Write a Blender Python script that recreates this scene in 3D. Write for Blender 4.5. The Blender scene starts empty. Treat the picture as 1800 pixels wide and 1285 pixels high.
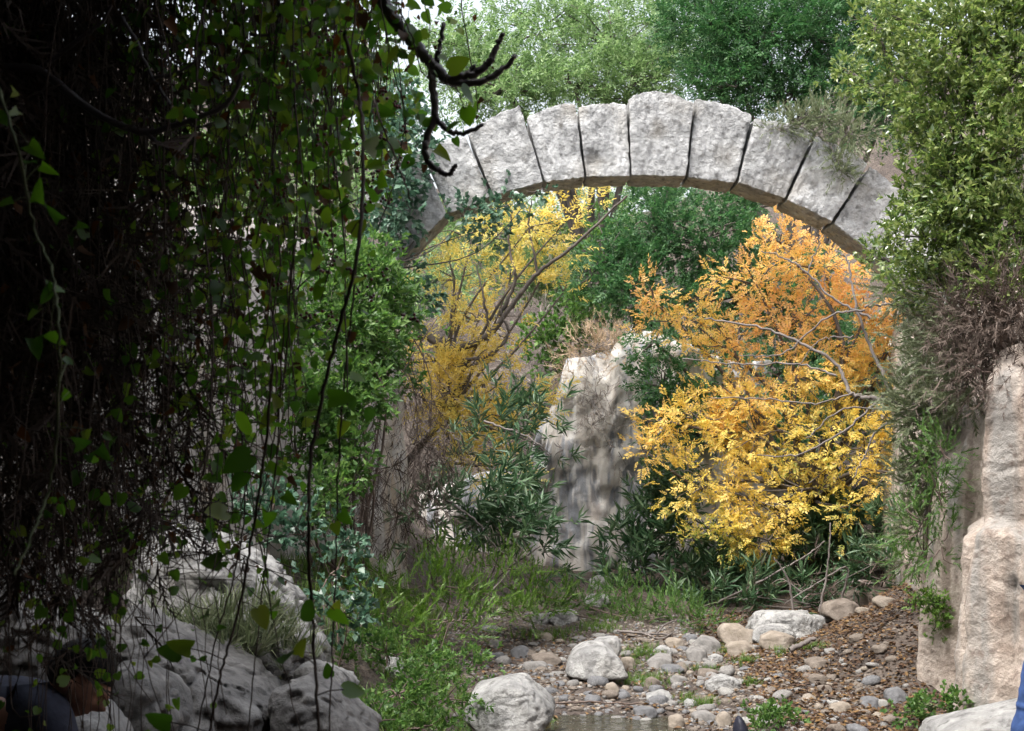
import bpy, math, random
import numpy as np
from mathutils import Vector, Matrix

# ---------------------------------------------------------------- camera, sky, sun, exposure
S = bpy.context.scene
C = S.collection
F, CX, HZ, CAMZ = 2400.0, 900.0, 740.0, 2.0        # focal length and horizon in photo pixels, eye height
cam_d = bpy.data.cameras.new('camera'); cam = bpy.data.objects.new('camera', cam_d); C.objects.link(cam)
cam.location = (0, 0, CAMZ); cam.rotation_euler = (math.radians(90), 0, 0)
cam_d.sensor_width = 36; cam_d.lens = 48; cam_d.shift_y = (HZ - 642.5) / 1800
cam_d.clip_start = 0.05; cam_d.clip_end = 1000
cam_d.dof.use_dof = True; cam_d.dof.focus_distance = 8.5; cam_d.dof.aperture_fstop = 9
S.camera = cam
SUN = Vector((-0.34, -0.30, 0.89)).normalized()
W = bpy.data.worlds.new('World'); S.world = W; W.use_nodes = True
wn = W.node_tree; bg = wn.nodes['Background']
sky = wn.nodes.new('ShaderNodeTexSky'); sky.sky_type = 'NISHITA'; sky.sun_disc = False
sky.sun_elevation = math.asin(SUN.z); sky.sun_rotation = math.atan2(SUN.x, SUN.y)
sky.air_density = 1.2; sky.dust_density = 6.0; sky.ozone_density = 1.0
hs = wn.nodes.new('ShaderNodeHueSaturation'); hs.inputs['Saturation'].default_value = 0.38
wn.links.new(sky.outputs[0], hs.inputs['Color']); wn.links.new(hs.outputs[0], bg.inputs['Color'])
bg.inputs['Strength'].default_value = 0.15
sl = bpy.data.lights.new('sun', 'SUN'); sl.energy = 1.5; sl.angle = math.radians(14); sl.color = (1, .98, .94)
so = bpy.data.objects.new('sun', sl); C.objects.link(so); so.rotation_euler = SUN.to_track_quat('Z', 'Y').to_euler()
so.location = (0, 0, 30)
S.view_settings.view_transform = 'Standard'; S.view_settings.look = 'None'
S.view_settings.gamma = 1.0; S.view_settings.use_curve_mapping = False
S.view_settings.exposure = 1.55
S.render.engine = 'CYCLES'
S.cycles.use_denoising = True
S.cycles.max_bounces = 5; S.cycles.diffuse_bounces = 3; S.cycles.glossy_bounces = 2
S.cycles.transmission_bounces = 4; S.cycles.transparent_max_bounces = 4
S.cycles.use_adaptive_sampling = True; S.cycles.adaptive_threshold = 0.02
S.cycles.caustics_reflective = False; S.cycles.caustics_refractive = False

RNG = np.random.default_rng(7); random.seed(7)
def at(px, py, Y): return np.array([(px - CX) / F * Y, Y, CAMZ + (HZ - py) / F * Y])

# ---------------------------------------------------------------- noise
_perm = RNG.permutation(256); _perm = np.concatenate([_perm, _perm, _perm]); _val = RNG.uniform(-1, 1, 256)
def vnoise(p):
    p = np.asarray(p, float); i = np.floor(p).astype(int); f = p - i; i &= 255
    u = f * f * f * (f * (f * 6 - 15) + 10); r = 0
    for dx in (0, 1):
        for dy in (0, 1):
            for dz in (0, 1):
                h = _perm[_perm[_perm[(i[..., 0] + dx) & 255] + ((i[..., 1] + dy) & 255)] + ((i[..., 2] + dz) & 255)]
                w = (u[..., 0] if dx else 1 - u[..., 0]) * (u[..., 1] if dy else 1 - u[..., 1]) * (u[..., 2] if dz else 1 - u[..., 2])
                r = r + w * _val[h]
    return r
def fbm(p, o=4):
    p = np.asarray(p, float); a = 1.; r = 0; t = 0
    for k in range(o):
        r = r + a * vnoise(p * 2.03 ** k + 17.3 * k); t += a; a *= .52
    return r / t
def ridge(p, o=3):
    p = np.asarray(p, float); a = 1.; r = 0; t = 0
    for k in range(o):
        r = r + a * (1 - 2 * np.abs(vnoise(p * 2.1 ** k + 9.1 * k))); t += a; a *= .5
    return r / t
def sstep(a, b, x):
    t = np.clip((np.asarray(x, float) - a) / (b - a), 0, 1); return t * t * (3 - 2 * t)

# ---------------------------------------------------------------- mesh helpers
class Geo:
    def __init__(s): s.v = []; s.f = []; s.n = 0
    def add(s, v, f):
        v = np.asarray(v, float).reshape(-1, 3); s.v.append(v)
        for g in (f if isinstance(f, list) else [f]):
            g = np.asarray(g, int)
            if g.size: s.f.append(g + s.n)
        s.n += len(v); return s
    def mesh(s, name, origin=(0, 0, 0), smooth=False, mat=None):
        me = bpy.data.meshes.new(name)
        if not s.v: return me
        v = np.concatenate(s.v) - np.asarray(origin, float)
        idx = np.concatenate([g.ravel() for g in s.f]); tot = np.concatenate([np.full(len(g), g.shape[1]) for g in s.f])
        me.vertices.add(len(v)); me.vertices.foreach_set('co', v.ravel().astype(np.float32))
        me.loops.add(len(idx)); me.loops.foreach_set('vertex_index', idx.astype(np.int32))
        me.polygons.add(len(tot)); me.polygons.foreach_set('loop_start', (np.cumsum(tot) - tot).astype(np.int32))
        if smooth: me.polygons.foreach_set('use_smooth', np.ones(len(tot), bool))
        me.update(calc_edges=True); me.validate()
        if mat: me.materials.append(mat)
        return me
def put(name, data, parent=None, loc=(0, 0, 0), label=None, cat=None, group=None, kind=None):
    o = bpy.data.objects.new(name, data); C.objects.link(o); o.location = loc
    if parent: o.parent = parent
    if label: o['label'] = label
    if cat: o['category'] = cat
    if group: o['group'] = group
    if kind: o['kind'] = kind
    return o
def gobj(name, g, mat, parent=None, base=(0, 0, 0), smooth=False, **k):
    """mesh object; with a parent (an Empty at base) the mesh is kept relative to the base"""
    return put(name, g.mesh(name, base, smooth, mat), parent, (0, 0, 0) if parent else base, **k)

def tube(g, pts, rad, sides=5):
    pts = np.asarray(pts, float); n = len(pts); rad = np.broadcast_to(rad, n).astype(float)
    t = np.gradient(pts, axis=0); t /= np.linalg.norm(t, axis=1)[:, None] + 1e-9
    a = np.array([0, 0, 1.]) if abs(t[0, 2]) < .9 else np.array([1., 0, 0])
    u = np.cross(t, a); u /= np.linalg.norm(u, axis=1)[:, None] + 1e-9; w = np.cross(t, u)
    th = np.arange(sides) * 2 * math.pi / sides
    v = pts[:, None] + rad[:, None, None] * (np.cos(th)[None, :, None] * u[:, None] + np.sin(th)[None, :, None] * w[:, None])
    i = np.arange(n - 1)[:, None] * sides; j = np.arange(sides)[None]; k = (j + 1) % sides
    q = np.stack([i + j, i + k, i + sides + k, i + sides + j], -1).reshape(-1, 4)
    v = np.concatenate([v.reshape(-1, 3), pts[-1:] + t[-1:] * rad[-1]])
    tip = n * sides; jj = np.arange(sides)
    g.add(v, [q, np.stack([(n - 1) * sides + jj, (n - 1) * sides + (jj + 1) % sides, np.full(sides, tip)], -1)])
def curve(ctrl, n=14, jit=0., rng=RNG):
    """Catmull-Rom through control points, optional wobble"""
    c = np.asarray(ctrl, float); m = len(c)
    p = np.concatenate([2 * c[:1] - c[1:2], c, 2 * c[-1:] - c[-2:-1]])
    s = np.linspace(0, m - 1 - 1e-6, n); i = s.astype(int); f = (s - i)[:, None]
    a, b, d, e = p[i], p[i + 1], p[i + 2], p[i + 3]
    r = .5 * (2 * b + (d - a) * f + (2 * a - 5 * b + 4 * d - e) * f ** 2 + (3 * b - a - 3 * d + e) * f ** 3)
    if jit: r[1:] += rng.normal(0, jit, (n - 1, 3))
    return r
def rots(dirs, nrm):
    """frames with local +Y along dirs and local +Z near nrm"""
    y = dirs / (np.linalg.norm(dirs, axis=1)[:, None] + 1e-9)
    x = np.cross(y, nrm); x /= np.linalg.norm(x, axis=1)[:, None] + 1e-9
    return np.stack([x, y, np.cross(x, y)], -1)
def scatter(g, proto, pos, R, sc):
    pv, pf = proto; n = len(pos)
    v = np.einsum('nij,kj->nki', R, pv) * np.asarray(sc).reshape(-1, 1, 1) + pos[:, None]
    off = (np.arange(n) * len(pv))[:, None, None]
    g.add(v.reshape(-1, 3), (pf[None] + off).reshape(-1, pf.shape[1]))
def unit(n, rng=RNG):
    v = rng.normal(0, 1, (n, 3)); return v / np.linalg.norm(v, axis=1)[:, None]

# ---------------------------------------------------------------- leaf prototypes (unit length along +Y, face +Z)
def leaf(w=.25, fold=.06, mid=.45, curl=-.08):
    v = np.array([[0, 0, 0], [0, 1, curl], [-w, mid, fold], [w, mid, fold]])
    return v, np.array([[0, 3, 1], [0, 1, 2]])
def join(parts):
    V, Fs, n = [], [], 0
    for v, f in parts: V.append(v); Fs.append(f + n); n += len(v)
    return np.concatenate(V), np.concatenate(Fs)
def xf(p, pos, ang, tilt=0, roll=0, s=1.):
    M = Matrix.Rotation(ang, 3, 'Z') @ Matrix.Rotation(tilt, 3, 'X') @ Matrix.Rotation(roll, 3, 'Y')
    return p[0] @ np.array(M).T * s + np.array(pos), p[1]
def pinnate(n, w=.17, L=.42, seed=0):
    r = random.Random(seed); out = []; l = leaf(w, .05)
    for k in range(n):
        y = .15 + .8 * k / n
        for sgn in (-1, 1): out.append(xf(l, (0, y, r.uniform(-.03, .03)), sgn * -(1.0 + r.uniform(-.2, .2)), r.uniform(-.5, .3), r.uniform(-.5, .5), L * r.uniform(.8, 1.1)))
    out.append(xf(l, (0, .95, 0), 0, r.uniform(-.3, .2), 0, L))
    return join(out)
def rosette(n, w=.22, L=.5, spread=1.2, seed=0):
    r = random.Random(seed); out = []; l = leaf(w, .06)
    for k in range(n):
        y = .5 * k / n
        out.append(xf(l, (0, y, 0), r.uniform(-spread, spread), r.uniform(-.7, .9), r.uniform(-.8, .8), L * r.uniform(.7, 1.15)))
    return join(out)
def feather(n, L=.3, w=.03, seed=0):
    r = random.Random(seed); out = []
    for k in range(n):
        y = k / n; a = r.uniform(-1, 1); h = L * r.uniform(.6, 1.2)
        d = np.array([math.sin(a) * .8, .75, r.uniform(-.6, .6)]) * h
        b = np.array([0, y, 0]); p = np.array([w * .5, 0, 0])
        out.append((np.array([b - p, b + p, b + d]), np.array([[0, 1, 2]])))
    out.append((np.array([[-w * .4, 0, 0], [w * .4, 0, 0], [0, 1, 0]]), np.array([[0, 1, 2]])))
    return join(out)
def blades(n, seed=0, w=.028):
    r = random.Random(seed); out = []
    for k in range(n):
        a = r.uniform(0, 6.28); l = r.uniform(.5, 1); t = r.uniform(.1, .75); x, y = math.cos(a), math.sin(a)
        b = np.array([x * .12 * r.random(), y * .12 * r.random(), 0.]); s = np.array([-y, x, 0]) * w
        m = b + np.array([x * t * .3, y * t * .3, .55]) * l; e = b + np.array([x * t, y * t, 1 - .45 * t]) * l
        # blades stand along +Y of the prototype
        q = np.array([b - s, b + s, m - s * .8, m + s * .8, e])[:, [0, 2, 1]]
        out.append((q, np.array([[0, 1, 3], [0, 3, 2], [2, 3, 4]])))
    return join(out)
PIN = [pinnate(4, seed=i) for i in range(3)]
PIN2 = [pinnate(5, w=.22, L=.36, seed=i + 5) for i in range(3)]
ROS = [rosette(6, seed=i) for i in range(3)]
ROSW = [rosette(5, w=.36, L=.5, seed=i + 9) for i in range(3)]
LAN = [rosette(9, w=.075, L=.75, spread=1.3, seed=i + 3) for i in range(3)]
FEA = [feather(20, L=.30, w=.075, seed=i) for i in range(3)]
TWG = [feather(11, L=.5, w=.045, seed=i + 30) for i in range(3)]
BLD = [blades(9, i, .018) for i in range(3)]

# ---------------------------------------------------------------- materials
def mat(name):
    m = bpy.data.materials.new(name); m.use_nodes = True; n = m.node_tree; return m, n, n.nodes, n.links, n.nodes['Principled BSDF']
def ramp(N, cols, pos=None):
    r = N.new('ShaderNodeValToRGB'); e = r.color_ramp.elements
    while len(e) < len(cols): e.new(.5)
    for k, c in enumerate(cols):
        e[k].position = pos[k] if pos else k / (len(cols) - 1); e[k].color = (*c, 1)
    return r
def leaf_mat(name, cols, trans=.35, rough=.45, spec=.35, obj=False, field=None, turn=None):
    m, n, N, L, b = mat(name)
    if obj: src = N.new('ShaderNodeObjectInfo').outputs['Random']
    else: src = N.new('ShaderNodeNewGeometry').outputs['Random Per Island']
    r = ramp(N, cols); f = src
    if field:                                       # slow drift of the foliage colour through the crown (autumn turning)
        tc = N.new('ShaderNodeTexCoord'); nz = N.new('ShaderNodeTexNoise'); nz.inputs['Scale'].default_value = field; nz.inputs['Detail'].default_value = 2
        L.new(tc.outputs['Object'], nz.inputs['Vector'])
        mr = N.new('ShaderNodeMapRange'); mr.inputs['From Min'].default_value = .3; mr.inputs['From Max'].default_value = .7
        L.new(nz.outputs['Fac'], mr.inputs['Value'])
        mx = N.new('ShaderNodeMix'); mx.data_type = 'FLOAT'; mx.inputs[0].default_value = .55
        L.new(src, mx.inputs[2]); L.new(mr.outputs[0], mx.inputs[3]); f = mx.outputs[0]
        if turn:                                    # this tree has turned furthest at its top
            sp = N.new('ShaderNodeSeparateXYZ'); L.new(tc.outputs['Object'], sp.inputs[0]); mz = N.new('ShaderNodeMapRange'); mz.inputs['From Min'].default_value = turn[0]; mz.inputs['From Max'].default_value = turn[1]; L.new(sp.outputs['Z'], mz.inputs['Value'])
            m3 = N.new('ShaderNodeMix'); m3.data_type = 'FLOAT'; m3.inputs[0].default_value = .42; L.new(f, m3.inputs[2]); L.new(mz.outputs[0], m3.inputs[3]); f = m3.outputs[0]
    L.new(f, r.inputs[0]); L.new(r.outputs[0], b.inputs['Base Color'])
    b.inputs['Roughness'].default_value = rough; b.inputs['Specular IOR Level'].default_value = spec
    t = N.new('ShaderNodeBsdfTranslucent'); hsv = N.new('ShaderNodeHueSaturation'); hsv.inputs['Value'].default_value = 1.25; hsv.inputs['Saturation'].default_value = 1.1
    L.new(r.outputs[0], hsv.inputs['Color']); L.new(hsv.outputs[0], t.inputs['Color'])
    mx = N.new('ShaderNodeMixShader'); mx.inputs[0].default_value = trans
    L.new(b.outputs[0], mx.inputs[1]); L.new(t.outputs[0], mx.inputs[2]); L.new(mx.outputs[0], N['Material Output'].inputs[0])
    return m
def rock_mat(name, cols, scale=1.2, streak=None, bump=.6, fine=22, rough=.85, spots=None, moss=None, tone=0., bd=.03):
    m, n, N, L, b = mat(name)
    tc = N.new('ShaderNodeTexCoord'); mp = N.new('ShaderNodeMapping'); L.new(tc.outputs['Object'], mp.inputs[0])
    a = N.new('ShaderNodeTexNoise'); a.inputs['Scale'].default_value = scale; a.inputs['Detail'].default_value = 8; a.inputs['Roughness'].default_value = .65; a.inputs['Distortion'].default_value = .6
    L.new(mp.outputs[0], a.inputs['Vector'])
    r = ramp(N, cols, [.32 + .36 * k / (len(cols) - 1) for k in range(len(cols))]); L.new(a.outputs['Fac'], r.inputs[0]); col = r.outputs[0]
    def mixc(fac, c, mode='MIX'):
        nonlocal col
        mx = N.new('ShaderNodeMix'); mx.data_type = 'RGBA'; mx.blend_type = mode
        L.new(fac, mx.inputs[0]); L.new(col, mx.inputs[6])
        if isinstance(c, tuple): mx.inputs[7].default_value = (*c, 1)
        else: L.new(c, mx.inputs[7])
        col = mx.outputs[2]
    def mask(sc, lo, hi, amt, vec=(1, 1, 1), det=5):
        m2 = N.new('ShaderNodeMapping'); m2.inputs['Scale'].default_value = vec; L.new(tc.outputs['Object'], m2.inputs[0])
        k = N.new('ShaderNodeTexNoise'); k.inputs['Scale'].default_value = sc; k.inputs['Detail'].default_value = det; L.new(m2.outputs[0], k.inputs['Vector'])
        q = N.new('ShaderNodeMapRange'); q.inputs['From Min'].default_value = lo; q.inputs['From Max'].default_value = hi; q.inputs['To Max'].default_value = amt
        L.new(k.outputs['Fac'], q.inputs['Value']); return q.outputs[0]
    if streak:
        for i, (c, lo, hi, amt) in enumerate(streak): mixc(mask(5 + 2.3 * i, lo, hi, amt, (1, 1, .09)), c)
    if spots:
        c, amt = spots; mixc(mask(fine * .55, .56, .68, amt), c)
    if moss:
        c, amt = moss; mixc(mask(2.6, .52, .7, amt), c)
    if tone:
        oi = N.new('ShaderNodeObjectInfo'); tr_ = N.new('ShaderNodeMapRange'); tr_.inputs['To Min'].default_value = 1 - tone; tr_.inputs['To Max'].default_value = 1 + tone; L.new(oi.outputs['Random'], tr_.inputs['Value'])
        hv_ = N.new('ShaderNodeHueSaturation'); L.new(tr_.outputs[0], hv_.inputs['Value']); L.new(col, hv_.inputs['Color']); col = hv_.outputs[0]
    L.new(col, b.inputs['Base Color']); b.inputs['Roughness'].default_value = rough; b.inputs['Specular IOR Level'].default_value = .25
    f1 = N.new('ShaderNodeTexNoise'); f1.inputs['Scale'].default_value = fine; f1.inputs['Detail'].default_value = 7; f1.inputs['Roughness'].default_value = .7; L.new(mp.outputs[0], f1.inputs['Vector'])
    f2 = N.new('ShaderNodeTexVoronoi'); f2.inputs['Scale'].default_value = fine * .7; L.new(mp.outputs[0], f2.inputs['Vector'])
    ad = N.new('ShaderNodeMath'); ad.operation = 'MULTIPLY_ADD'; ad.inputs[1].default_value = .35; L.new(f2.outputs['Distance'], ad.inputs[0]); L.new(f1.outputs['Fac'], ad.inputs[2])
    bp = N.new('ShaderNodeBump'); bp.inputs['Strength'].default_value = bump; bp.inputs['Distance'].default_value = bd
    L.new(ad.outputs[0], bp.inputs['Height']); L.new(bp.outputs[0], b.inputs['Normal'])
    return m
def plain(name, col, rough=.8, spec=.3, var=.25, scale=9):
    m, n, N, L, b = mat(name)
    tc = N.new('ShaderNodeTexCoord'); a = N.new('ShaderNodeTexNoise'); a.inputs['Scale'].default_value = scale; a.inputs['Detail'].default_value = 5
    L.new(tc.outputs['Object'], a.inputs['Vector'])
    r = ramp(N, [tuple(c * (1 - var) for c in col), tuple(c * (1 + var) for c in col)], [.35, .65]); L.new(a.outputs['Fac'], r.inputs[0]); L.new(r.outputs[0], b.inputs['Base Color'])
    b.inputs['Roughness'].default_value = rough; b.inputs['Specular IOR Level'].default_value = spec
    bp = N.new('ShaderNodeBump'); bp.inputs['Strength'].default_value = .3; bp.inputs['Distance'].default_value = .01; L.new(a.outputs['Fac'], bp.inputs['Height']); L.new(bp.outputs[0], b.inputs['Normal'])
    return m

M = dict(
    arch=rock_mat('arch_limestone', [(.25, .25, .252), (.39, .392, .392), (.52, .52, .518), (.62, .62, .615)], 5.5, bump=1., fine=24, spots=((.13, .13, .128), .7), moss=((.25, .225, .185), .6), tone=.17, bd=.05),
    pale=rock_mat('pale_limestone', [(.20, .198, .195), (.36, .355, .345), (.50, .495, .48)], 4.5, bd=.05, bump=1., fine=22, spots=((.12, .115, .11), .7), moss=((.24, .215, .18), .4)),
    grey=rock_mat('shade_darkened_limestone', [(.10, .097, .095), (.19, .186, .18), (.30, .293, .28)], 4.2, bump=.9, fine=15, spots=((.09, .085, .08), .6)),  # same limestone, with the lower-left shade put into a darker colour
    wall=rock_mat('cut_tan_rock', [(.28, .22, .18), (.44, .37, .315), (.56, .49, .43)], 3.2, streak=[((.27, .265, .25), .5, .62, .75), ((.17, .13, .105), .58, .7, .6)], bump=1., fine=26, spots=((.19, .145, .12), .7)),
    lcliff=rock_mat('left_cliff_rock', [(.26, .24, .22), (.40, .38, .355), (.5, .48, .45)], 1.4, streak=[((.34, .26, .18), .52, .66, .6), ((.15, .14, .13), .55, .7, .6)], bump=.9, fine=12, spots=((.14, .13, .12), .5)),
    fcliff=rock_mat('streaked_cliff_rock', [(.40, .36, .32), (.52, .49, .455), (.62, .60, .57)], 1.6, streak=[((.22, .235, .265), .46, .56, .9), ((.42, .33, .26), .56, .68, .4), ((.6, .59, .57), .56, .66, .7)], bump=.7, fine=9, spots=((.2, .18, .17), .4)),
    dark=rock_mat('shade_roof_rock', [(.10, .09, .08), (.17, .155, .14), (.22, .2, .18)], 1.2, bump=.8, fine=10),
    bark=plain('bark_grey_brown', (.10, .085, .075)), barkd=plain('bark_dark', (.06, .05, .052), rough=.45, spec=.6),
    twig=plain('dead_twig', (.13, .095, .08)), twigd=plain('dark_vine_stem', (.062, .045, .036)), twigg=plain('grey_twig', (.15, .13, .12)),
    greenstem=plain('green_vine_stem', (.10, .12, .06)),
    soil=None,
)
LM = dict(
    pale=leaf_mat('pale_green_leaves', [(.09, .16, .06), (.16, .26, .10), (.23, .34, .14), (.31, .41, .20)], .42, .45, .4),
    dark=leaf_mat('deep_green_leaves', [(.025, .075, .028), (.05, .13, .045), (.095, .19, .07)], .38, .45, .4),
    midg=leaf_mat('mid_green_leaves', [(.05, .115, .03), (.09, .18, .045), (.16, .26, .07)], .42),
    glossy=leaf_mat('glossy_olive_leaves', [(.06, .11, .035), (.12, .185, .05), (.21, .28, .08), (.33, .38, .15)], .4, .24, .8),
    yellow=leaf_mat('yellow_leaves', [(.50, .35, .11), (.68, .52, .13), (.76, .62, .22), (.62, .55, .16), (.28, .32, .10)], .5, field=.8),
    orange=leaf_mat('orange_yellow_leaves', [(.12, .22, .06), (.24, .32, .08), (.66, .53, .14), (.76, .57, .17), (.78, .51, .19), (.78, .46, .22), (.72, .39, .25)], .48, field=.75, turn=(.0, 3.6)),
    oleander=leaf_mat('oleander_leaves', [(.035, .08, .038), (.06, .12, .055), (.115, .175, .09)], .3, .4, .4),
    ivy=leaf_mat('ivy_leaves', [(.04, .095, .06), (.07, .145, .09), (.13, .21, .14)], .28, .35, .5),
    feather=leaf_mat('grey_green_needles', [(.10, .135, .065), (.16, .19, .10), (.22, .235, .15)], .3),
    herb=leaf_mat('fresh_herb_leaves', [(.05, .12, .02), (.10, .19, .03), (.16, .25, .05)], .35),
    grass=leaf_mat('grass_blades', [(.05, .12, .02), (.10, .19, .03), (.17, .23, .06)], .35),
    dry=leaf_mat('dry_grass', [(.16, .13, .06), (.26, .21, .10), (.12, .13, .04)], .3),
    dead=leaf_mat('dead_brown_twigs', [(.06, .042, .034), (.105, .08, .066), (.16, .125, .105)], .1, .7, .2),
    deadgrey=leaf_mat('dry_grey_scrub', [(.18, .155, .14), (.27, .24, .22), (.34, .30, .26)], .15, .7, .2),
    tanscrub=leaf_mat('dry_tan_scrub', [(.32, .23, .15), (.42, .32, .22), (.5, .39, .28)], .2, .7, .2),
    vine=leaf_mat('vine_leaves', [(.045, .11, .02), (.08, .18, .03), (.13, .26, .04), (.25, .33, .06)], .6, .35, .5),
    vinep=leaf_mat('vine_leaf_single', [(.04, .10, .015), (.065, .15, .02), (.10, .21, .025), (.21, .26, .04)], .55, .35, .5, obj=True),
    vined=leaf_mat('withered_vine_leaves', [(.05, .03, .018), (.09, .045, .02), (.16, .065, .02)], .3, .6, .3),
    litter=leaf_mat('fallen_leaves', [(.04, .024, .018), (.075, .045, .03), (.11, .065, .04), (.20, .12, .05), (.055, .038, .03)], .15, .7, .2),
)
def ground_mat():
    m, n, N, L, b = mat('soil_and_gravel')
    tc = N.new('ShaderNodeTexCoord'); a = N.new('ShaderNodeTexNoise'); a.inputs['Scale'].default_value = 1.3; a.inputs['Detail'].default_value = 9; a.inputs['Roughness'].default_value = .7
    L.new(tc.outputs['Object'], a.inputs['Vector'])
    r = ramp(N, [(.03, .022, .018), (.06, .045, .036), (.10, .08, .065)], [.35, .5, .66]); L.new(a.outputs['Fac'], r.inputs[0])
    v = N.new('ShaderNodeTexVoronoi'); v.inputs['Scale'].default_value = 26; L.new(tc.outputs['Object'], v.inputs['Vector'])
    mx = N.new('ShaderNodeMix'); mx.data_type = 'RGBA'; mx.blend_type = 'OVERLAY'; mx.inputs[0].default_value = .35
    L.new(r.outputs[0], mx.inputs[6]); L.new(v.outputs['Distance'], mx.inputs[7]); L.new(mx.outputs[2], b.inputs['Base Color'])
    b.inputs['Roughness'].default_value = .9
    bp = N.new('ShaderNodeBump'); bp.inputs['Strength'].default_value = .8; bp.inputs['Distance'].default_value = .03; L.new(v.outputs['Distance'], bp.inputs['Height']); L.new(bp.outputs[0], b.inputs['Normal'])
    return m
M['soil'] = ground_mat()
def water_mat():
    m, n, N, L, b = mat('stream_water')
    b.inputs['Base Color'].default_value = (.10, .095, .06, 1); b.inputs['Roughness'].default_value = .04; b.inputs['IOR'].default_value = 1.33
    b.inputs['Transmission Weight'].default_value = .6; b.inputs['Specular IOR Level'].default_value = .9
    tc = N.new('ShaderNodeTexCoord'); a = N.new('ShaderNodeTexNoise'); a.inputs['Scale'].default_value = 14; a.inputs['Detail'].default_value = 4; L.new(tc.outputs['Object'], a.inputs['Vector'])
    bp = N.new('ShaderNodeBump'); bp.inputs['Strength'].default_value = 1.; bp.inputs['Distance'].default_value = .12; L.new(a.outputs['Fac'], bp.inputs['Height']); L.new(bp.outputs[0], b.inputs['Normal'])
    return m
M['water'] = water_mat()
# ---------------------------------------------------------------- ground
def hgt(x, y):
    x = np.asarray(x, float); y = np.asarray(y, float)
    z = .15 * (1 - sstep(6.5, 8.5, y)) + .25 * sstep(13, 18, y) + 6.8 * sstep(19.5, 34, y)
    lb = -.22 - .10 * (y - 9)                                             # left foot of the bed
    lb = np.clip(lb, -.7, .3)
    nr = sstep(7.4, 9.2, y)
    z = z + (.18 + .57 * nr) * sstep(0, 1.25, lb - x) + (.1 + .8 * nr) * sstep(1.2, 3.5, lb - x) + 2.2 * sstep(3.5, 9, -x)
    rb = 2.3 + .2 * (1 - sstep(8.5, 10.5, y)) + .12 * sstep(11, 12, y)
    z = z + .62 * sstep(0, 1.25, x - rb) * sstep(9.4, 10.8, y) * (1 - .75 * sstep(11.8, 13.2, y)) + 1.6 * sstep(3.6, 6, x) * sstep(9, 12, y) + 2.5 * sstep(5, 11, x)
    p = np.stack([x * .8, y * .8, np.zeros_like(x)], -1)
    z = z + .09 * fbm(p, 4) + .05 * fbm(p * 6, 4)
    d = ((x - .68) / .5) ** 2 + ((y - 8.85) / .5) ** 2                   # the pool
    return z - .15 * np.exp(-d)
def dense(a, b, c, d, fine, coarse_n):
    g = np.geomspace(1, 1 + (b - a), coarse_n)[::-1]; lo = b - (g - 1)
    h = np.geomspace(1, 1 + (d - c), coarse_n) - 1
    return np.unique(np.concatenate([lo, np.arange(b, c, fine), c + h]))
xs = dense(-150, -3.6, 5, 150, .05, 30); ys = dense(-40, 5.5, 18, 260, .055, 36)
X, Y = np.meshgrid(xs, ys); Z = hgt(X, Y)
def gridfaces(r, c):
    i = np.arange(r - 1)[:, None] * c + np.arange(c - 1)[None]
    return np.stack([i, i + 1, i + c + 1, i + c], -1).reshape(-1, 4)
g = Geo().add(np.stack([X, Y, Z], -1), gridfaces(*X.shape)); gobj('ground', g, M['soil'], smooth=True, kind='structure', label='brown soil and gravel floor of the gorge and its banks', cat='ground')
def hit(px, py, y0=5.5, y1=30):
    Ys = np.arange(y0, y1, .02); p = (px - CX) / F * Ys; z = CAMZ + (HZ - py) / F * Ys
    k = np.nonzero(z <= hgt(p, Ys))[0]
    k = k[0] if len(k) else -1
    return np.array([p[k], Ys[k], float(hgt(p[k], Ys[k]))])
# the pool
xs = np.linspace(.05, 1.45, 40); ys = np.linspace(7.9, 9.5, 40); X, Y = np.meshgrid(xs, ys)
g = Geo().add(np.stack([X, Y, np.full_like(X, -.042)], -1), gridfaces(40, 40)); gobj('stream_water', g, M['water'], smooth=True, kind='structure', label='shallow glinting stream pool among the dark pebbles', cat='water')

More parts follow.
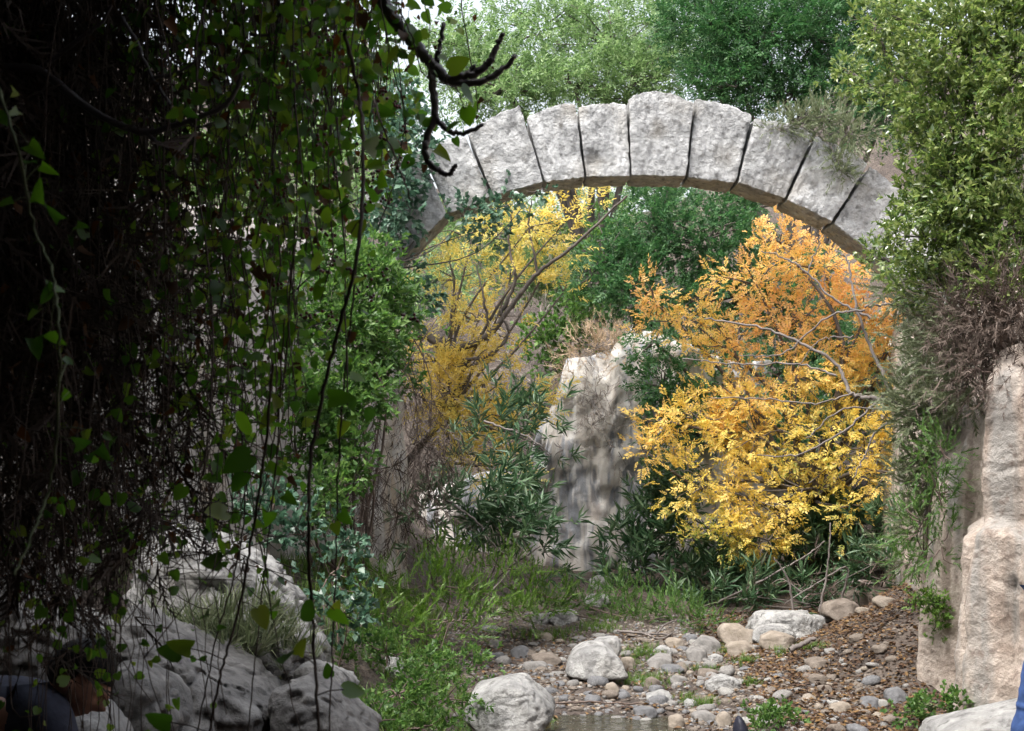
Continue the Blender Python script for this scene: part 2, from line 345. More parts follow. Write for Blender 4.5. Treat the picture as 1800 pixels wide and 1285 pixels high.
# ---------------------------------------------------------------- cliffs
def cliff(name, label, pts, side, material, amp=.14, freq=1.3, back=2.5, rise=.6, res=.07, shape=None, seed=0, base=-.4, block=0.):
    p = np.array(pts, float); seg = np.linalg.norm(np.diff(p[:, :2], axis=0), axis=1); s = np.concatenate([[0], np.cumsum(seg)])
    n = int(s[-1] / res); ss = np.linspace(0, s[-1], n)
    x, y, top = (np.interp(ss, s, p[:, k]) for k in range(3))
    k = max(3, int(.16 / res)) | 1; ker = np.ones(k) / k; pad = lambda a: np.convolve(np.pad(a, k // 2, mode='edge'), ker, 'valid')
    x, y, top = pad(x), pad(y), pad(top)
    t = np.stack([np.gradient(x), np.gradient(y)], -1); t /= np.linalg.norm(t, axis=1)[:, None]
    nx, ny = (t[:, 1] * side, -t[:, 0] * side)
    sm = np.ones(41) / 41; padn = lambda a: np.convolve(np.pad(a, 20, mode='edge'), sm, 'valid'); nx2, ny2 = padn(nx), padn(ny)
    top = top + .22 * fbm(np.stack([ss * 1.1, ss * 0 + seed, ss * 0], -1), 4)
    kp = (y > 6.5) | (np.arange(n) % 6 == 0); x, y, top, nx, ny, nx2, ny2, ss = (a[kp] for a in (x, y, top, nx, ny, nx2, ny2, ss))
    R = int((top.max() - base) / res); rows = []
    for r in range(R + 1):
        f = r / R; z = base + f * (top - base); q = np.stack([x, y, z], -1) * freq + seed * 5
        d = amp * (fbm(q * np.array([1, 1, .6]), 5) * 1.3 + .5 * ridge(q * np.array([1.2, 1.2, .35]) + 4, 3)) - .10 * f ** 3
        if shape is not None: d = d + shape(ss, x, y, z)
        if block:
            e = fbm(q * np.array([.9, .9, .5]) + 11, 3) * 4; e = np.floor(e) + sstep(.72, 1, e - np.floor(e)); d = d + block * e * .5 - .05 * np.exp(-((fbm(q * np.array([2, 2, .25]) + 3, 3)) / .045) ** 2)
        d = d - (.05 if block else .18) * sstep(.93, 1, f)
        rows.append(np.stack([x + nx * d, y + ny * d, z], -1))
    last = rows[-1]
    for r in range(1, 15):
        f = r / 14; q = last + np.stack([-nx2 * back * f, -ny2 * back * f, rise * f ** 1.4 + 0 * f * nx], -1)
        q[:, 2] += .12 * fbm(q * 1.7, 3) * f
        rows.append(q)
    G = np.array(rows); return gobj(name, Geo().add(G, gridfaces(*G.shape[:2]) if side > 0 else gridfaces(*G.shape[:2])[:, ::-1]), material, smooth=True, kind='structure', label=label, cat='cliff')

cliff('cliff_left', 'pale limestone cliff behind the hanging vines', [(-3.3, -9, 4.6), (-3.2, 2, 4.6), (-3.1, 6, 4.2), (-2.95, 7.8, 3.9), (-2.5, 8.8, 3.7), (-1.78, 9.9, 3.45), (-1.72, 10.05, 3.4), (-2.35, 10.6, 3.6), (-2.1, 11.6, 3.7), (-1.65, 13.2, 3.75), (-1.25, 13.75, 3.62), (-1.15, 14.6, 3.55), (-1.5, 15.4, 3.0), (-2.4, 17.5, 2.8), (-5, 23, 3.5)], 1, M['lcliff'], seed=1, amp=.17)
def wall_shape(ss, x, y, z):
    near = 1 - sstep(9.3, 9.6, y)
    d = -.13 * sstep(1.24, 1.36, z + .03 * np.sin(ss * 9)) * near
    for c, w, a in ((9.45, .05, .07), (9.8, .035, .05), (9.05, .04, .06), (8.6, .05, .04)):
        d = d - a * np.exp(-((ss - WS0 - (c - 9) + .03 * np.sin(z * 3 + c)) / w) ** 2)
    zz = z + .05 * fbm(np.stack([ss * 3, z * 0, z * 0], -1), 3)
    d = d - .03 * np.exp(-((zz - 1.72) / .014) ** 2) * near * (fbm(np.stack([ss * 4, z * 0 + 5, z], -1), 2) > -.1)
    q = np.stack([x, y, z], -1); d = d + near * (.016 * fbm(q * 9, 4) - .03 * sstep(.35, .6, fbm(q * [7, 7, 4] + 3, 3)) + .018 * ridge(q * [6, 6, 1.5], 3))
    return d
WS0 = 17.2
RW = [(4.6, -9, 4.4), (4.3, 3, 4.2), (3.9, 6, 3.2), (3.6, 8.2, 2.6), (2.90, 8.72, 2.35), (2.88, 8.85, 2.3), (3.2, 9.5, 2.2), (2.93, 9.92, 1.25), (2.99, 10.1, 1.3), (3.3, 10.7, 2.0), (3.5, 12, 2.6), (3.85, 13.6, 3.05), (4.0, 14.6, 3.05), (4.6, 17, 3.0), (6, 23, 4)]
_p = np.array(RW)[:, :2]; _s = np.concatenate([[0], np.cumsum(np.linalg.norm(np.diff(_p, axis=0), axis=1))]); WS0 = _s[4] - .35
cliff('cliff_right', 'tan cut rock wall with vertical grooves at the right', RW, -1, M['wall'], seed=3, amp=.075, freq=1.6, shape=wall_shape, res=.045, rise=1.6)
cliff('cliff_far', 'pale far cliff with grey vertical streaks seen through the arch', [(-1.4, 20, .9), (-.1, 17.2, 1.35), (.24, 17.0, 1.55), (.28, 16.98, 1.95), (.50, 16.86, 2.15), (.55, 16.83, 2.75), (.9, 16.65, 2.8), (1.2, 16.6, 2.72), (1.24, 16.6, 2.98), (1.7, 16.6, 3.05), (2.2, 16.65, 2.85), (3.4, 17.0, 2.8)], 1, M['fcliff'], seed=6, amp=.14, freq=1.9, rise=.3, back=2.6, block=.13, res=.05, base=-.1)

def slab(g, lo, hi, n, amp, freq, seed, fn=None):
    """closed box of n cells per axis, displaced by noise"""
    lo, hi = np.array(lo, float), np.array(hi, float)
    for ax in range(3):
        a, b = [(1, 2), (0, 2), (0, 1)][ax]
        for s in (0, 1):
            u, v = np.meshgrid(np.linspace(0, 1, n[a] + 1), np.linspace(0, 1, n[b] + 1)); q = np.zeros(u.shape + (3,)); q[..., a] = u; q[..., b] = v; q[..., ax] = s
            p = lo + q * (hi - lo)
            e = np.stack([fbm(p * freq + seed + 31 * k, 4) for k in range(3)], -1) * amp
            f = gridfaces(*u.shape); f = f[:, ::-1] if (s == 0) ^ (ax == 1) else f
            g.add(p + e, f)
g = Geo()
slab(g, (-6, -10, 4.5), (-.35, 5.3, 6.2), (40, 90, 12), .45, .7, 3)
slab(g, (-.6, -10, 4.7), (6, 1.6, 6.4), (40, 70, 12), .45, .7, 9)
slab(g, (-6, -11, -.5), (6, -9.5, 6.2), (40, 8, 30), .5, .6, 5)
gobj('added_shade_roof', g, M['dark'], smooth=True, kind='structure', label='unseen dark rock roof and back wall added to shade the foreground', cat='shade_blocker')  # out-of-view roof and back wall, added to darken vines and lower-left rocks
# ---------------------------------------------------------------- the arch
def rbox(nu, nv, nw, rad=.12):
    """surface of a rounded cube in [-1,1]^3 as merged patches"""
    V, Fc, n = [], [], 0
    for ax, (a, b, na, nb) in enumerate(((1, 2, nv, nw), (0, 2, nu, nw), (0, 1, nu, nv))):
        for s in (-1, 1):
            u, v = np.meshgrid(np.linspace(-1, 1, na + 1), np.linspace(-1, 1, nb + 1)); p = np.zeros(u.shape + (3,)); p[..., a] = u; p[..., b] = v; p[..., ax] = s
            p = p.reshape(-1, 3); f = gridfaces(*u.shape); f = f[:, ::-1] if (s == -1) ^ (ax == 1) else f
            V.append(p); Fc.append(f + n); n += len(p)
    V = np.concatenate(V); q = np.clip(V, -(1 - rad), 1 - rad); d = V - q; l = np.linalg.norm(d, axis=1)[:, None]
    d = np.where(l > 1e-6, d / np.maximum(l, 1e-6), 0); return q + d * rad, np.concatenate(Fc), d
def voussoir(g, TL, TR, BR, BL, y0, dep, seed, crown=0., rad=.055):
    v, f, d = rbox(36, 44, 14, rad); u, t = (v[:, 0] + 1) / 2, (v[:, 2] + 1) / 2
    TL, TR, BR, BL = (np.array(q, float) for q in (TL, TR, BR, BL))
    q = ((1 - u) * (1 - t))[:, None] * BL + (u * (1 - t))[:, None] * BR + (u * t)[:, None] * TR + ((1 - u) * t)[:, None] * TL
    q[:, 1] -= crown * np.sin(np.pi * np.clip(u, 0, 1)) ** .7 * sstep(.5, 1, t)
    mid = (TL + TR + BR + BL) / 4; q = mid + (q - mid) * .988
    yy = y0 + (v[:, 1] + 1) / 2 * dep
    P = np.stack([(q[:, 0] - CX) / F * 14, yy, CAMZ + (HZ - q[:, 1]) / F * 14], -1)
    out = np.stack([d[:, 0], d[:, 1], d[:, 2]], -1)
    nz = .020 * fbm(P * 3.1 + seed * 7, 3) + .016 * fbm(P * 11 + seed * 3, 4) + .016 * ridge(P * 24 + seed, 3)
    top = sstep(.82, 1, t) * (.035 * fbm(P * 5 + seed * 9, 3))
    side = 1 - .75 * (np.abs(d[:, 0]) > .8)                           # joints stay sawn
    P = P + out * (nz * side)[:, None]; P[:, 2] += top
    if seed == 5:                                              # the broken notch in this stone
        c = at(1043, 284, 14); k = np.exp(-(((P[:, 0] - c[0]) / .085) ** 2 + ((P[:, 2] - c[2]) / .10) ** 2) ** 2); P[:, 1] += .045 * k * (P[:, 1] < y0 + .25)
    g.add(P, f)
AB = at(1130, 560, 14.3)
arch = put('stone_arch', None, None, AB, label='grey limestone arch of wedge shaped stones spanning the gorge', cat='arch')
VS = [((640, 345), (733, 256), (786, 376), (700, 463), 4), ((737, 252), (818, 236), (864, 346), (789, 375), -4),
      ((822, 234), (914, 186), (954, 320), (868, 345), 6), ((926, 204), (1011, 186), (1028, 311), (957, 320), 9), ((1016, 190), (1101, 181), (1107, 309), (1031, 311), 3),
      ((1106, 176), (1219, 184), (1206, 311), (1110, 309), 17), ((1224, 171), (1323, 200), (1294, 321), (1210, 311), 3), ((1327, 208), (1430, 237), (1380, 350), (1298, 321), 5),
      ((1434, 240), (1527, 288), (1462, 390), (1384, 351), 3), ((1531, 294), (1602, 350), (1545, 452), (1466, 392), 6), ((1604, 352), (1668, 425), (1610, 520), (1548, 454), 3), ((1670, 428), (1715, 520), (1650, 600), (1613, 523), 2)]
for i, (a, b, c, d, cr) in enumerate(VS):
    g = Geo(); voussoir(g, a, b, c, d, 14 + .03 * math.sin(i * 2.3), .62, i + 1, cr); gobj('voussoir', g, M['arch'], arch, AB, smooth=True)

# ---------------------------------------------------------------- boulders and stones
import bmesh
def ico(n):
    b = bmesh.new(); bmesh.ops.create_icosphere(b, subdivisions=n, radius=1); b.verts.ensure_lookup_table()
    v = np.array([x.co for x in b.verts]); f = np.array([[q.index for q in p.verts] for p in b.faces]); b.free(); return v, f
ICO = {k: ico(k) for k in (1, 2, 3, 4, 5, 6)}
def hull(planes, lvl, seed, rough=.05, size=.3, soft=14):
    """plane-bounded stone: direction-wise softened minimum of the plane distances, then weathered with noise"""
    d, f = ICO[lvl]; N = np.array([p[:3] for p in planes]); N = N / np.linalg.norm(N, axis=1)[:, None]; h = np.array([p[3] for p in planes])
    k = d @ N.T / h; r = 1 / (np.sum(np.maximum(k, 1e-3) ** soft, axis=1) ** (1 / soft))
    v = d * r[:, None]
    q = v / size
    v = v * (1 + rough * (1.1 * fbm(q * 1.6 + seed * 3.7, 4) + .6 * ridge(q * 2.7 + seed, 3) + .35 * fbm(q * 9 + seed, 3) - .8 * np.exp(-(fbm(q * np.array([1.3, 1.3, 2.6]) + seed * 2.1, 3) / .05) ** 2)))[:, None]
    return v, f
def outline_rock(name, label, outline, Y, depth, material, lvl=5, rough=.05, seed=0, lean=.35, sink=.12, cat='rock', group=None, twist=0.):
    p = np.array([at(x, y, Y)[[0, 2]] for x, y in outline]); c = (p.min(0) + p.max(0)) / 2
    ang = np.arctan2(p[:, 1] - c[1], p[:, 0] - c[0]); p = p[np.argsort(ang)]
    pl = []
    for a, b in zip(p, np.roll(p, -1, 0)):
        e = b - a; n = np.array([e[1], -e[0]]); n /= np.linalg.norm(n) + 1e-9; h = max(.03, float(n @ (a - c)))
        pl.append((n[0], .12 * math.sin(seed + 9 * n[0]), n[1], h))
    r = random.Random(seed)
    pl += [(r.uniform(-.3, .3), -1, lean, depth * .5), (r.uniform(-.4, .4), 1, .3, depth * .5), (-.55, -.8, r.uniform(.1, .6), depth * .52), (.6, -.75, r.uniform(.1, .6), depth * .52), (0, -.6, .8, depth * .55)]
    v, f = hull(pl, lvl, seed, rough, min(max(depth, .2), .38))
    base = np.array([c[0], Y, c[1]]); g = Geo().add(v + base, f)
    b0 = np.array([c[0], Y, float(v[:, 2].min() + c[1])])
    return gobj(name, g, material, None, b0, smooth=True, label=label, cat=cat, group=group)
def ell(px, py, w, h, seed=0, n=9):
    r = random.Random(seed); return [(px + w / 2 * math.cos(t) * r.uniform(.88, 1.08), py - h / 2 * math.sin(t) * r.uniform(.86, 1.1)) for t in (2 * math.pi * k / n + r.uniform(-.2, .2) for k in range(n))]

outline_rock('boulder', 'big pale domed boulder with a dark undercut beside the stream', [(815, 1245), (830, 1215), (862, 1198), (905, 1188), (935, 1196), (962, 1225), (978, 1243), (968, 1262), (925, 1285), (850, 1290), (820, 1270)], 8.75, .55, M['pale'], 6, .05, 3)
outline_rock('boulder', 'rounded white boulder with a lumpy top beside the grass', [(993, 1180), (1003, 1150), (1025, 1135), (1060, 1130), (1085, 1150), (1098, 1183), (1060, 1192), (1010, 1192)], 10.7, .42, M['pale'], 5, .06, 5)
outline_rock('rock', 'flat topped white stone just behind the rounded white boulder', [(1040, 1140), (1050, 1122), (1085, 1118), (1093, 1135), (1085, 1150), (1045, 1150)], 11.0, .3, M['pale'], 4, .05, 8)
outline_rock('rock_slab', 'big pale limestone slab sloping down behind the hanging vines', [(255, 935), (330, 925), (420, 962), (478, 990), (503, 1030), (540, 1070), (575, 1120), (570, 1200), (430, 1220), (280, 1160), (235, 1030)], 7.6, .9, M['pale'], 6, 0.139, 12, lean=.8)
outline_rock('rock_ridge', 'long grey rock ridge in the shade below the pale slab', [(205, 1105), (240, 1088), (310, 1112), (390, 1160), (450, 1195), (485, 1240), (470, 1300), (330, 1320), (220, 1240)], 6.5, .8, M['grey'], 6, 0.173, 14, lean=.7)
outline_rock('boulder', 'smooth shade-darkened grey boulder at the bottom edge left of the undergrowth', [(478, 1230), (500, 1198), (540, 1188), (585, 1205), (625, 1245), (660, 1300), (600, 1330), (490, 1320)], 6.3, .5, M['grey'], 6, 0.105, 15, lean=.6)
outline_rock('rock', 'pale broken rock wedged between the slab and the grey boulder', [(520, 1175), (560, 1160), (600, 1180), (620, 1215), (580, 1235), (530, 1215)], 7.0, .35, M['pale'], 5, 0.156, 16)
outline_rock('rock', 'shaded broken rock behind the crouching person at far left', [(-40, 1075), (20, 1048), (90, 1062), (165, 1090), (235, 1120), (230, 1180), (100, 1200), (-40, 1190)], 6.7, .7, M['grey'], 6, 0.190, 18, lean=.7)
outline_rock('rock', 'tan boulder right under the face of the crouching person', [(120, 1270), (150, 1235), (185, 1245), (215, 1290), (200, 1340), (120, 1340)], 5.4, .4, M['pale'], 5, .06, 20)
outline_rock('rock', 'shade-darkened grey rock in the lower left gap between crouching person and ridge', [(190, 1180), (240, 1165), (300, 1200), (330, 1260), (300, 1320), (200, 1320)], 5.9, .45, M['grey'], 5, 0.156, 21)
outline_rock('rock_ledge', 'bright pale ledge at the foot of the right wall', [(1650, 1295), (1700, 1262), (1770, 1244), (1840, 1222), (1960, 1230), (1990, 1330), (1800, 1400), (1640, 1380)], 8.05, .75, M['pale'], 6, .035, 23, lean=.9)
def stone(name, label, px, py, w, h, material, seed, rough=.04, lvl=4, deep=.85, cat='stone', group=None):
    p = hit(px, py + h * .38); s = p[1] / F
    return outline_rock(name, label, ell(px, py, w, h * 1.15, seed), p[1] + w * s * .3, w * s * deep, material, lvl, rough, seed, cat=cat, group=group)
T = dict(
    white=rock_mat('white_stone', [(.33, .315, .295), (.45, .435, .41), (.55, .535, .51)], 9, bump=.8, fine=34, spots=((.2, .18, .155), .6)),
    grey=rock_mat('grey_cobble', [(.12, .115, .11), (.19, .18, .17), (.26, .25, .24)], 7, bump=.4, fine=45),
    tan=rock_mat('tan_cobble', [(.16, .135, .105), (.23, .195, .16), (.31, .275, .23)], 7, bump=.4, fine=45),
    slate=rock_mat('slate_cobble', [(.085, .085, .09), (.13, .13, .135), (.18, .18, .185)], 7, bump=.4, fine=45, rough=.6),
    brown=rock_mat('brown_cobble', [(.10, .08, .065), (.15, .125, .105), (.21, .18, .15)], 7, bump=.4, fine=45))
for i, (px, py, w, h, m, lab) in enumerate([
    (1385, 1105, 115, 55, 'white', 'largest white rock on top of the pile below the orange tree'), (1362, 1122, 80, 40, 'white', 'sharp white rock in front of the largest rock of the pile'),
    (1365, 1130, 70, 36, 'tan', 'smooth cream stone at the front of the white rock pile'), (1310, 1122, 52, 34, 'tan', 'cream rounded stone at the left end of the white rock pile'),
    (1290, 1117, 58, 40, 'tan', 'mossy round stone behind the left end of the white rock pile'), (1303, 1142, 52, 28, 'tan', 'flattish pale olive stone with grass growing before it'),
    (1242, 1138, 56, 36, 'grey', 'tall rounded beige boulder left of the mossy stone'), (1224, 1152, 40, 26, 'grey', 'smooth grey cobble in front of the tall beige boulder'),
    (1258, 1158, 30, 14, 'white', 'small white flat stone right of the smooth grey cobble'), (1186, 1131, 36, 18, 'tan', 'ochre stone beside the dry fallen branch'),
    (1217, 1125, 24, 18, 'slate', 'bluish stone touching the tall beige boulder'), (1166, 1144, 32, 14, 'white', 'bright white flat stone right of the grass strip'),
    (1160, 1166, 52, 24, 'grey', 'sloping grey stone below the bright white flat stone'), (1182, 1177, 40, 14, 'slate', 'dark slab under the sloping grey stone'),
    (1104, 1168, 28, 26, 'tan', 'upright tan stone leaning by the rounded white boulder'), (1246, 1186, 42, 17, 'brown', 'flat brown cobble near the bed centre'),
    (1192, 1196, 34, 15, 'grey', 'flat grey cobble between the two grass patches'), (1272, 1204, 62, 28, 'white', 'broad whitish stone alone in the middle of the bed'),
    (1076, 1212, 28, 20, 'tan', 'cream egg shaped cobble left of the grass patch'), (1146, 1202, 30, 20, 'brown', 'brown cobble ringed by the grass patch'),
    (1160, 1228, 50, 22, 'white', 'speckled white cobble below the grass patch'), (1214, 1238, 26, 16, 'white', 'white chipped cobble beside the small grass tuft'),
    (1188, 1272, 32, 34, 'tan', 'tall cream cobble at the bottom edge near the water'), (1135, 1252, 44, 20, 'slate', 'large dark slate cobble beside the water'),
    (1238, 1262, 44, 20, 'grey', 'grey oblong cobble at the bottom right of the water'), (1272, 1266, 30, 26, 'tan', 'olive brown pointed cobble beside the dark boot'),
    (1478, 1246, 46, 20, 'tan', 'pale flat stone among leaf litter near the herb clump'), (1530, 1236, 40, 22, 'slate', 'bluish grey stone at the foot of the leaf litter bank'),
    (1576, 1226, 38, 30, 'slate', 'black angular stone near the right rock wall'), (1437, 1195, 34, 18, 'brown', 'brown rounded stone where the leaf litter bank begins'),
    (1440, 1166, 52, 16, 'brown', 'long flat brown stone at the middle of the litter bank'), (1450, 1212, 26, 16, 'brown', 'rounded brown stone lowest on the litter bank'),
    (1480, 1075, 70, 40, 'brown', 'large shaded boulder under the oleander bushes'), (1502, 1052, 50, 30, 'brown', 'shaded round boulder at the back of the litter bank'),
    (1555, 1058, 46, 18, 'tan', 'pale brown stone atop the litter bank by the wall'), (1440, 1092, 40, 16, 'white', 'small white stone at the right end of the rock pile'),
    (1468, 1086, 34, 15, 'white', 'white stone halfway up the litter bank edge'), (1517, 1074, 26, 14, 'tan', 'whitish cobble on the upper litter bank'),
    (990, 1088, 60, 30, 'white', 'broken white rock among grass below the far cliff'), (950, 1090, 34, 20, 'white', 'small white rock left of the broken white rock'),
    (862, 1108, 38, 14, 'white', 'low white rock half hidden in the left bank grass'), (870, 1132, 26, 14, 'grey', 'small grey rock at the edge of the left bank'),
    (915, 1148, 38, 22, 'slate', 'tilted dark slate stone at the edge of the left bank'), (960, 1160, 52, 20, 'brown', 'pinkish brown flat cobble left of the rounded white boulder'),
    (940, 1172, 46, 18, 'grey', 'olive grey cobble behind the big domed boulder'), (956, 1120, 38, 13, 'tan', 'low beige stones edge in grass above the bed'),
    (815, 1262, 44, 18, 'grey', 'small grey rock tucked left of the big domed boulder'), (690, 1170, 46, 40, 'white', 'white rock showing through the left bank undergrowth'),
    (1055, 1025, 44, 26, 'white', 'white rubble rock at the foot of the far cliff'), (1050, 1056, 50, 22, 'white', 'pale rock lying below the far cliff rubble')]):
    stone('rock' if w >= 50 else 'stone', lab, px, py, w, h, M['pale'] if m == 'white' else T[m], 40 + i, .13 if m == 'white' else .05, 5 if w >= 50 else 4)
# cobbles of the bed
var = []
for k in range(8):
    d, f = ICO[3]; r = np.random.default_rng(k + 60)
    v = d * (1 + .26 * fbm(d * 1.3 + k * 5, 3) + .07 * fbm(d * 4 + k, 3))[:, None] * np.array([1, r.uniform(.65, .95), r.uniform(.42, .7)])
    var.append((v, f))
CM = {(t, k): Geo().add(*var[k]).mesh('cobble', smooth=True, mat=T[t]) for t in T for k in range(8)}
NM = dict(white='whitish', grey='grey', tan='cream tan', slate='dark slate', brown='brown')
bed = np.array([(850, 1150), (930, 1140), (1000, 1110), (1110, 1110), (1190, 1110), (1330, 1140), (1470, 1130), (1560, 1120), (1600, 1210), (1560, 1290), (960, 1290), (985, 1240), (900, 1180)])
def inside(px, py, poly):
    r = False; j = len(poly) - 1
    for i in range(len(poly)):
        if (poly[i][1] > py) != (poly[j][1] > py) and px < (poly[j][0] - poly[i][0]) * (py - poly[i][1]) / (poly[j][1] - poly[i][1]) + poly[i][0]: r = not r
        j = i
    return r
spots = []
rr = random.Random(4); tries = 0
while len(spots) < 300 and tries < 9000:
    tries += 1; px, py = rr.uniform(840, 1600), rr.uniform(1105, 1292)
    if not inside(px, py, bed): continue
    if px > 1380 and rr.random() < .55: continue
    w = rr.choice((12, 15, 18, 21, 24, 28, 34, 40)) * (.75 + .35 * (py - 1105) / 180) * max(.55, 1 - tries / 5200)
    if any((px - a) ** 2 + (2.1 * (py - b)) ** 2 < (.37 * (w + c)) ** 2 for a, b, c in spots): continue
    spots.append((px, py, w))
for i, (px, py, w) in enumerate(spots):
    p = hit(px, py, 7.5, 16); s = w * p[1] / F / 2
    dw = math.hypot(px - 1090, 1.6 * (py - 1265)) < 120
    t = rr.choices(list(T), (.1, .4, .1, .1, .3) if px > 1380 else ((.04, .2, .06, .6, .1) if dw else (.09, .40, .12, .17, .22)))[0]
    zone = 'beside the water' if dw else 'on the leaf litter bank' if px > 1400 and py < 1215 else 'at the foot of the right wall' if px > 1400 else 'left of the rounded white boulder' if px < 1000 else 'just below the white rock pile' if px > 1200 and py < 1165 else 'around the grass patches' if px < 1190 and py < 1230 else 'in the middle of the bed' if py < 1235 else 'near the dark boot'
    sz = 'large' if w > 26 else 'medium' if w > 15 else 'small'
    lab = '%s %s rounded cobble %s' % (sz, NM[t], zone)
    o = put('cobble', CM[t, i % 8], None, (p[0], p[1] + s * .4, p[2] + s * rr.uniform(-.12, .2)), label=lab, cat='cobble', group='%s %s cobbles %s' % (sz, NM[t], zone))
    o.rotation_euler = (rr.uniform(-.25, .25), rr.uniform(-.25, .25), rr.uniform(0, 6.28)); o.scale = (s * rr.uniform(.95, 1.2), s, s * rr.uniform(.8, 1.15))
def on_ground(n, x0, x1, y0, y1, rng, keep=None):
    x = rng.uniform(x0, x1, n); y = rng.uniform(y0, y1, n)
    if keep is not None: k = keep(x, y); x, y = x[k], y[k]
    return np.stack([x, y, hgt(x, y)], -1)
r1 = np.random.default_rng(91)
for t, n, sd in (('grey', 2600, 1), ('slate', 1100, 2), ('tan', 1300, 3), ('brown', 3600, 4)):
    g = Geo(); r = np.random.default_rng(sd)
    lim = 3.4 if t == 'brown' else 2.6
    P = on_ground(n, -.6, 3.4, 8.2, 14, r, lambda x, y: (x > -.25 - .1 * (y - 9)) & (x < lim))
    d, f = ICO[1]
    for k in range(4):
        pr = (d * (1 + .18 * fbm(d * 1.2 + k * 9, 2))[:, None] * np.array([1, .8, .5]), f); q = P[k::4]
        n4 = np.stack([r.normal(0, .25, len(q)), r.normal(0, .25, len(q)), np.ones(len(q))], -1)
        scatter(g, pr, q, rots(unit(len(q), r) * [1, 1, .1], n4), r.uniform(.008, .03, len(q)))
    gobj('pebbles', g, T[t], smooth=True, kind='stuff', label='%s gravel of small pebbles filling the streambed' % NM[t], cat='pebbles')

# ---------------------------------------------------------------- plants
def plant(name, label, cat, base, clumps, protos, lm, bark, size, cover, group=None, tr=.05, up=.35, out=1., seed=0, stems=1, parts=('trunk', 'crown'), jit=.55, tw=14, twr=.004, fork=.45, dirbias=None, hang=0., limbs=None):
    r = np.random.default_rng(seed + 100); base = np.asarray(base, float)
    e = put(name, None, None, base, label=label, cat=cat, group=group)
    gt, gl = Geo(), Geo(); cs = []
    for c in clumps:
        px, py, Y0, a, b = c[:5]; k = (c[5] if len(c) > 5 else .8 * (a + b) / 2 * Y0 / F)
        cs.append((at(px, py, Y0), np.array([a * Y0 / F, k, b * Y0 / F])))
    cen = np.mean([c for c, _ in cs], 0); top = base + (cen - base) * fork
    if limbs:
        for path, r0, r1_ in limbs:
            q = curve([at(*p) for p in path], 8 * len(path), .006, r); tube(gt, q, np.linspace(r0, r1_, len(q)), 7)
    if stems == 1:
        q = curve([base - [0, 0, .2], base + (top - base) * .5 + r.normal(0, tr, 3), top], 10); tube(gt, q, np.linspace(tr * 1.25, tr * .75, 10), 8)
    for c, R in cs:
        st = top if stems == 1 else base + r.normal(0, .5, 3) * [.25, .25, 0]
        L = np.linalg.norm(c - st)
        q = curve([st, st + (c - st) * .5 + r.normal(0, .08 * L + .01, 3) + [0, 0, .05 * L], c], 9); tube(gt, q, np.linspace(tr * (.55 if stems == 1 else .5), tr * .16, 9), 5)
        n = max(12, int(r.uniform(.5, 1.2) * cover * math.pi * R[0] * R[2] / size ** 2)); K = max(3, n // 11)
        ends = c + unit(K, r) * (r.random((K, 1)) ** (1 / 2.3)) * R * (1 + .28 * fbm(unit(K, r) * 2 + seed, 2))[:, None]
        for k in range(min(tw, K)):
            m = c + (ends[k] - c) * r.uniform(0, .35); w = np.linalg.norm(ends[k] - m)
            q = curve([m, (m + ends[k]) / 2 + r.normal(0, .12 * w, 3), ends[k]], 5); tube(gt, q, np.linspace(twr * 1.6, twr * .5, 5), 4)
        i = r.integers(0, K, n); pos = ends[i] + r.normal(0, size * jit, (n, 3))
        o = (pos - c) / R; d = o * out + unit(n, r) * .7 + np.array([0, 0, up])
        if dirbias is not None: d = d + np.asarray(dirbias)
        nn = unit(n, r) * .7 + o * .4 + np.array([0, -.15, .8])
        R3 = rots(d, nn); sc = size * r.uniform(.6, 1.2, n)
        for k, p in enumerate(protos): s_ = slice(k, None, len(protos)); scatter(gl, p, pos[s_], R3[s_], sc[s_])
    gobj(parts[0], gt, bark, e, base, smooth=True); gobj(parts[1], gl, lm, e, base)['kind'] = 'stuff'
    return e
def gz(px, Y0): x = (px - CX) / F * Y0; return np.array([x, Y0, float(hgt(x, Y0)) - .05])
plant('evergreen_tree', 'pale green bushy tree rising behind the arch crown', 'tree', gz(1060, 22), [(830, 95, 21, 105, 75), (950, 55, 22, 130, 85), (1075, 80, 21.5, 130, 105), (1010, 150, 21, 140, 60), (885, 155, 20.5, 100, 50), (1160, 40, 22, 110, 80), (1130, 140, 21, 70, 60), (1210, 110, 21.5, 70, 60)], PIN, LM['pale'], M['bark'], .20, 20.79, tr=.16, seed=1, twr=.012)
plant('evergreen_tree', 'dark green tree behind the right half of the arch', 'tree', gz(1400, 20), [(1250, 50, 20, 90, 95), (1340, 70, 19.5, 110, 90), (1300, 150, 19.5, 100, 55), (1430, 70, 19.5, 100, 105), (1490, 160, 19, 70, 70), (1400, 165, 19.5, 80, 45), (1540, 60, 19.5, 90, 90), (1560, 190, 19, 60, 60), (1470, -20, 20, 120, 60)], PIN, LM['dark'], M['bark'], .19, 20.98, tr=.16, seed=2, twr=.012)
plant('evergreen_tree', 'deep green tree filling the arch opening behind the orange tree', 'tree', gz(1250, 17.6), [(1150, 395, 17.9, 90, 75), (1245, 420, 17.9, 105, 95), (1120, 490, 17.4, 80, 75), (1205, 545, 17.4, 95, 80), (1150, 600, 16.2, 40, 60), (1165, 680, 16.1, 40, 60), (1190, 750, 16.0, 50, 60), (1060, 460, 17.6, 60, 80), (1320, 370, 18.2, 80, 70), (1300, 520, 17.8, 90, 90), (1400, 560, 17.8, 110, 110), (1500, 640, 17.4, 100, 120), (1380, 720, 17, 120, 110), (1260, 680, 17, 90, 100)], PIN2, LM['dark'], M['bark'], .17, 16.42, tr=.1, seed=3, twr=.009)
